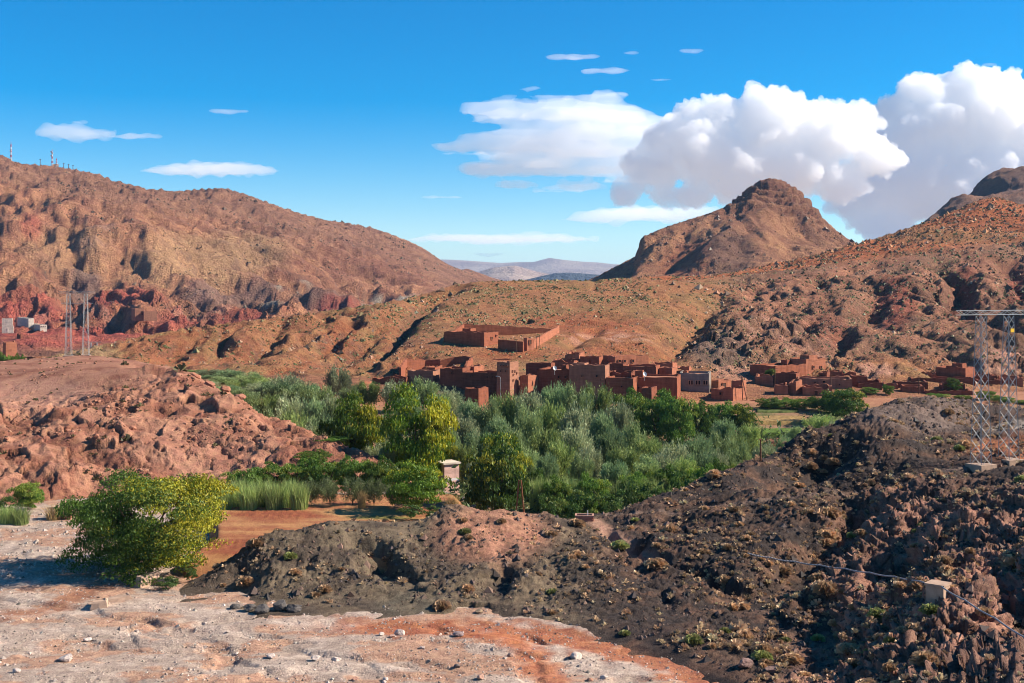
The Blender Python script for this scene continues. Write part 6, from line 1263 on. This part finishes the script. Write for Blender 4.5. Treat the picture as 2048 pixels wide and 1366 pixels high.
def streaks(px0, px1, py0, py1, n, rx, ry, taper=.5, up=0.):
    out = []
    for _ in range(n):
        t = crs.random(); y = py0+(py1-py0)*t; w = (1-taper*abs(2*t-1)); cx = (px0+px1)/2+(px1-px0)/2*w*crs.uniform(-1,1)*.8+up*(t-.5); k = crs.uniform(.5,1.2)
        out.append((cx, y, rx*k, ry*crs.uniform(.6,1.3), crs.uniform(-800,800)))
    return out
FL = 5.
L0 = [(1130,290,150,30,0),(1190,250,130,26,0),(1050,280,110,16,0),(1230,320,110,26,0),(1120,340,120,16,0),(1090,362,130,12,0),(1180,225,90,36,0),(960,288,80,18,0),(1150,300,200,60,0),(1100,270,150,44,0),(1220,240,120,50,0)]+[(1010,300,120,18,0),(980,268,70,9,0),(1290,270,90,40,0),(1060,235,90,16,0),(1060,345,130,14,0)]+streaks(900,1370,180,380,120,80,5,.3)
L = [(1140+(a-1140)*1.14, 285+(b_-285)*1.06, c_*1.12, d_*1.05, e_) for a, b_, c_, d_, e_ in L0]
cloud('broad layered lens-shaped cloud left of the cumulus', L, 22000, 60, M_LENS, 110, 360, 7, 7.)
cloud('flat soft cloud bank low at the left foot of the cumulus', [(1290,428,150,50,0),(1220,440,110,22,0),(1370,420,80,40,0),(1330,430,110,44,0)]+streaks(1140,1420,405,455,14,45,6), 22500, 60, M_LENS, 170, 320, 8, FL)
cloud('long thin cloud band low above the valley gap', [(990,477,200,28,0),(960,474,140,26,0),(1080,480,130,20,0),(1080,480,80,8,0),(890,478,60,6,0)]+streaks(830,1170,465,488,12,60,3.5), 23500, 55, M_LENS, 130, 320, 9, FL)
cloud('small oval cloud high over the left mountain', [(150,268,88,40,0),(130,258,60,40,0),(175,272,60,30,0),(115,262,50,11,0),(185,262,45,14,0)]+streaks(70,225,250,285,9,30,5), 20000, 50, M_LENS, 150, 260, 10, FL)
cloud('thin tail of cloud right of the small oval cloud', [(272,273,58,24,0),(295,268,26,5,0)]+streaks(235,320,264,284,5,18,3), 20000, 45, M_WISP, 90, 240, 11, FL)
cloud('soft flat cloud above the saddle of the left mountain', [(420,340,150,52,0),(440,338,110,46,0),(370,345,70,11,0),(480,345,70,13,0)]+streaks(300,550,318,362,12,45,5), 21000, 50, M_LENS, 150, 280, 12, FL)
for i, (lab, px, py, rx, ry) in enumerate([('upper thin wisp above the lens cloud',1145,114,52,6),('second wisp just over the lens cloud',1210,142,48,6),('tiny wisp high right of centre',1384,102,24,6),('faint wisp high over the left mountain slope',457,222,38,5),('short faint wisp left of the lens cloud top',1262,106,20,4),('faint streak low left of the lens cloud',885,394,40,3),('tiny faint wisp above the towering cumulus',1975,128,18,5),('faint wisp over the right end of the lens cloud',1320,160,22,5),('low faint streak above the far range',975,509,34,5)]):
    cloud(lab, [(px,py,rx*1.2,ry*4.2,0),(px-rx*.6,py+ry*.4,rx*.6,ry*2.2,0),(px+rx*.6,py-ry*.4,rx*.6,ry*2.2,0)]+streaks(px-rx,px+rx,py-ry,py+ry,6,rx*.35,ry*.35), 20500, 45, M_WISP, 60, 350, 20+i, FL)
# ------------------------------------------------------------------ haze
m, n, l, b = mat_new('haze_air'); out = n['Material Output']; n.remove(b)
v = n.new('ShaderNodeVolumePrincipled'); v.inputs['Density Attribute'].default_value = ''; v.inputs['Color Attribute'].default_value = ''; v.inputs['Temperature Attribute'].default_value = ''
v.inputs['Color'].default_value = (.36,.62,1,1); v.inputs['Density'].default_value = 3.8e-5; v.inputs['Anisotropy'].default_value = .2; l.new(v.outputs[0], out.inputs['Volume']); m.cycles.homogeneous_volume = True
hz = mb(); add_box(hz, (-34100,-8100,-71.5), (34100,44100,480)); o = done('haze', hz, m); tag(o, 'thin blue air between the near hills and the far range', kind='stuff')
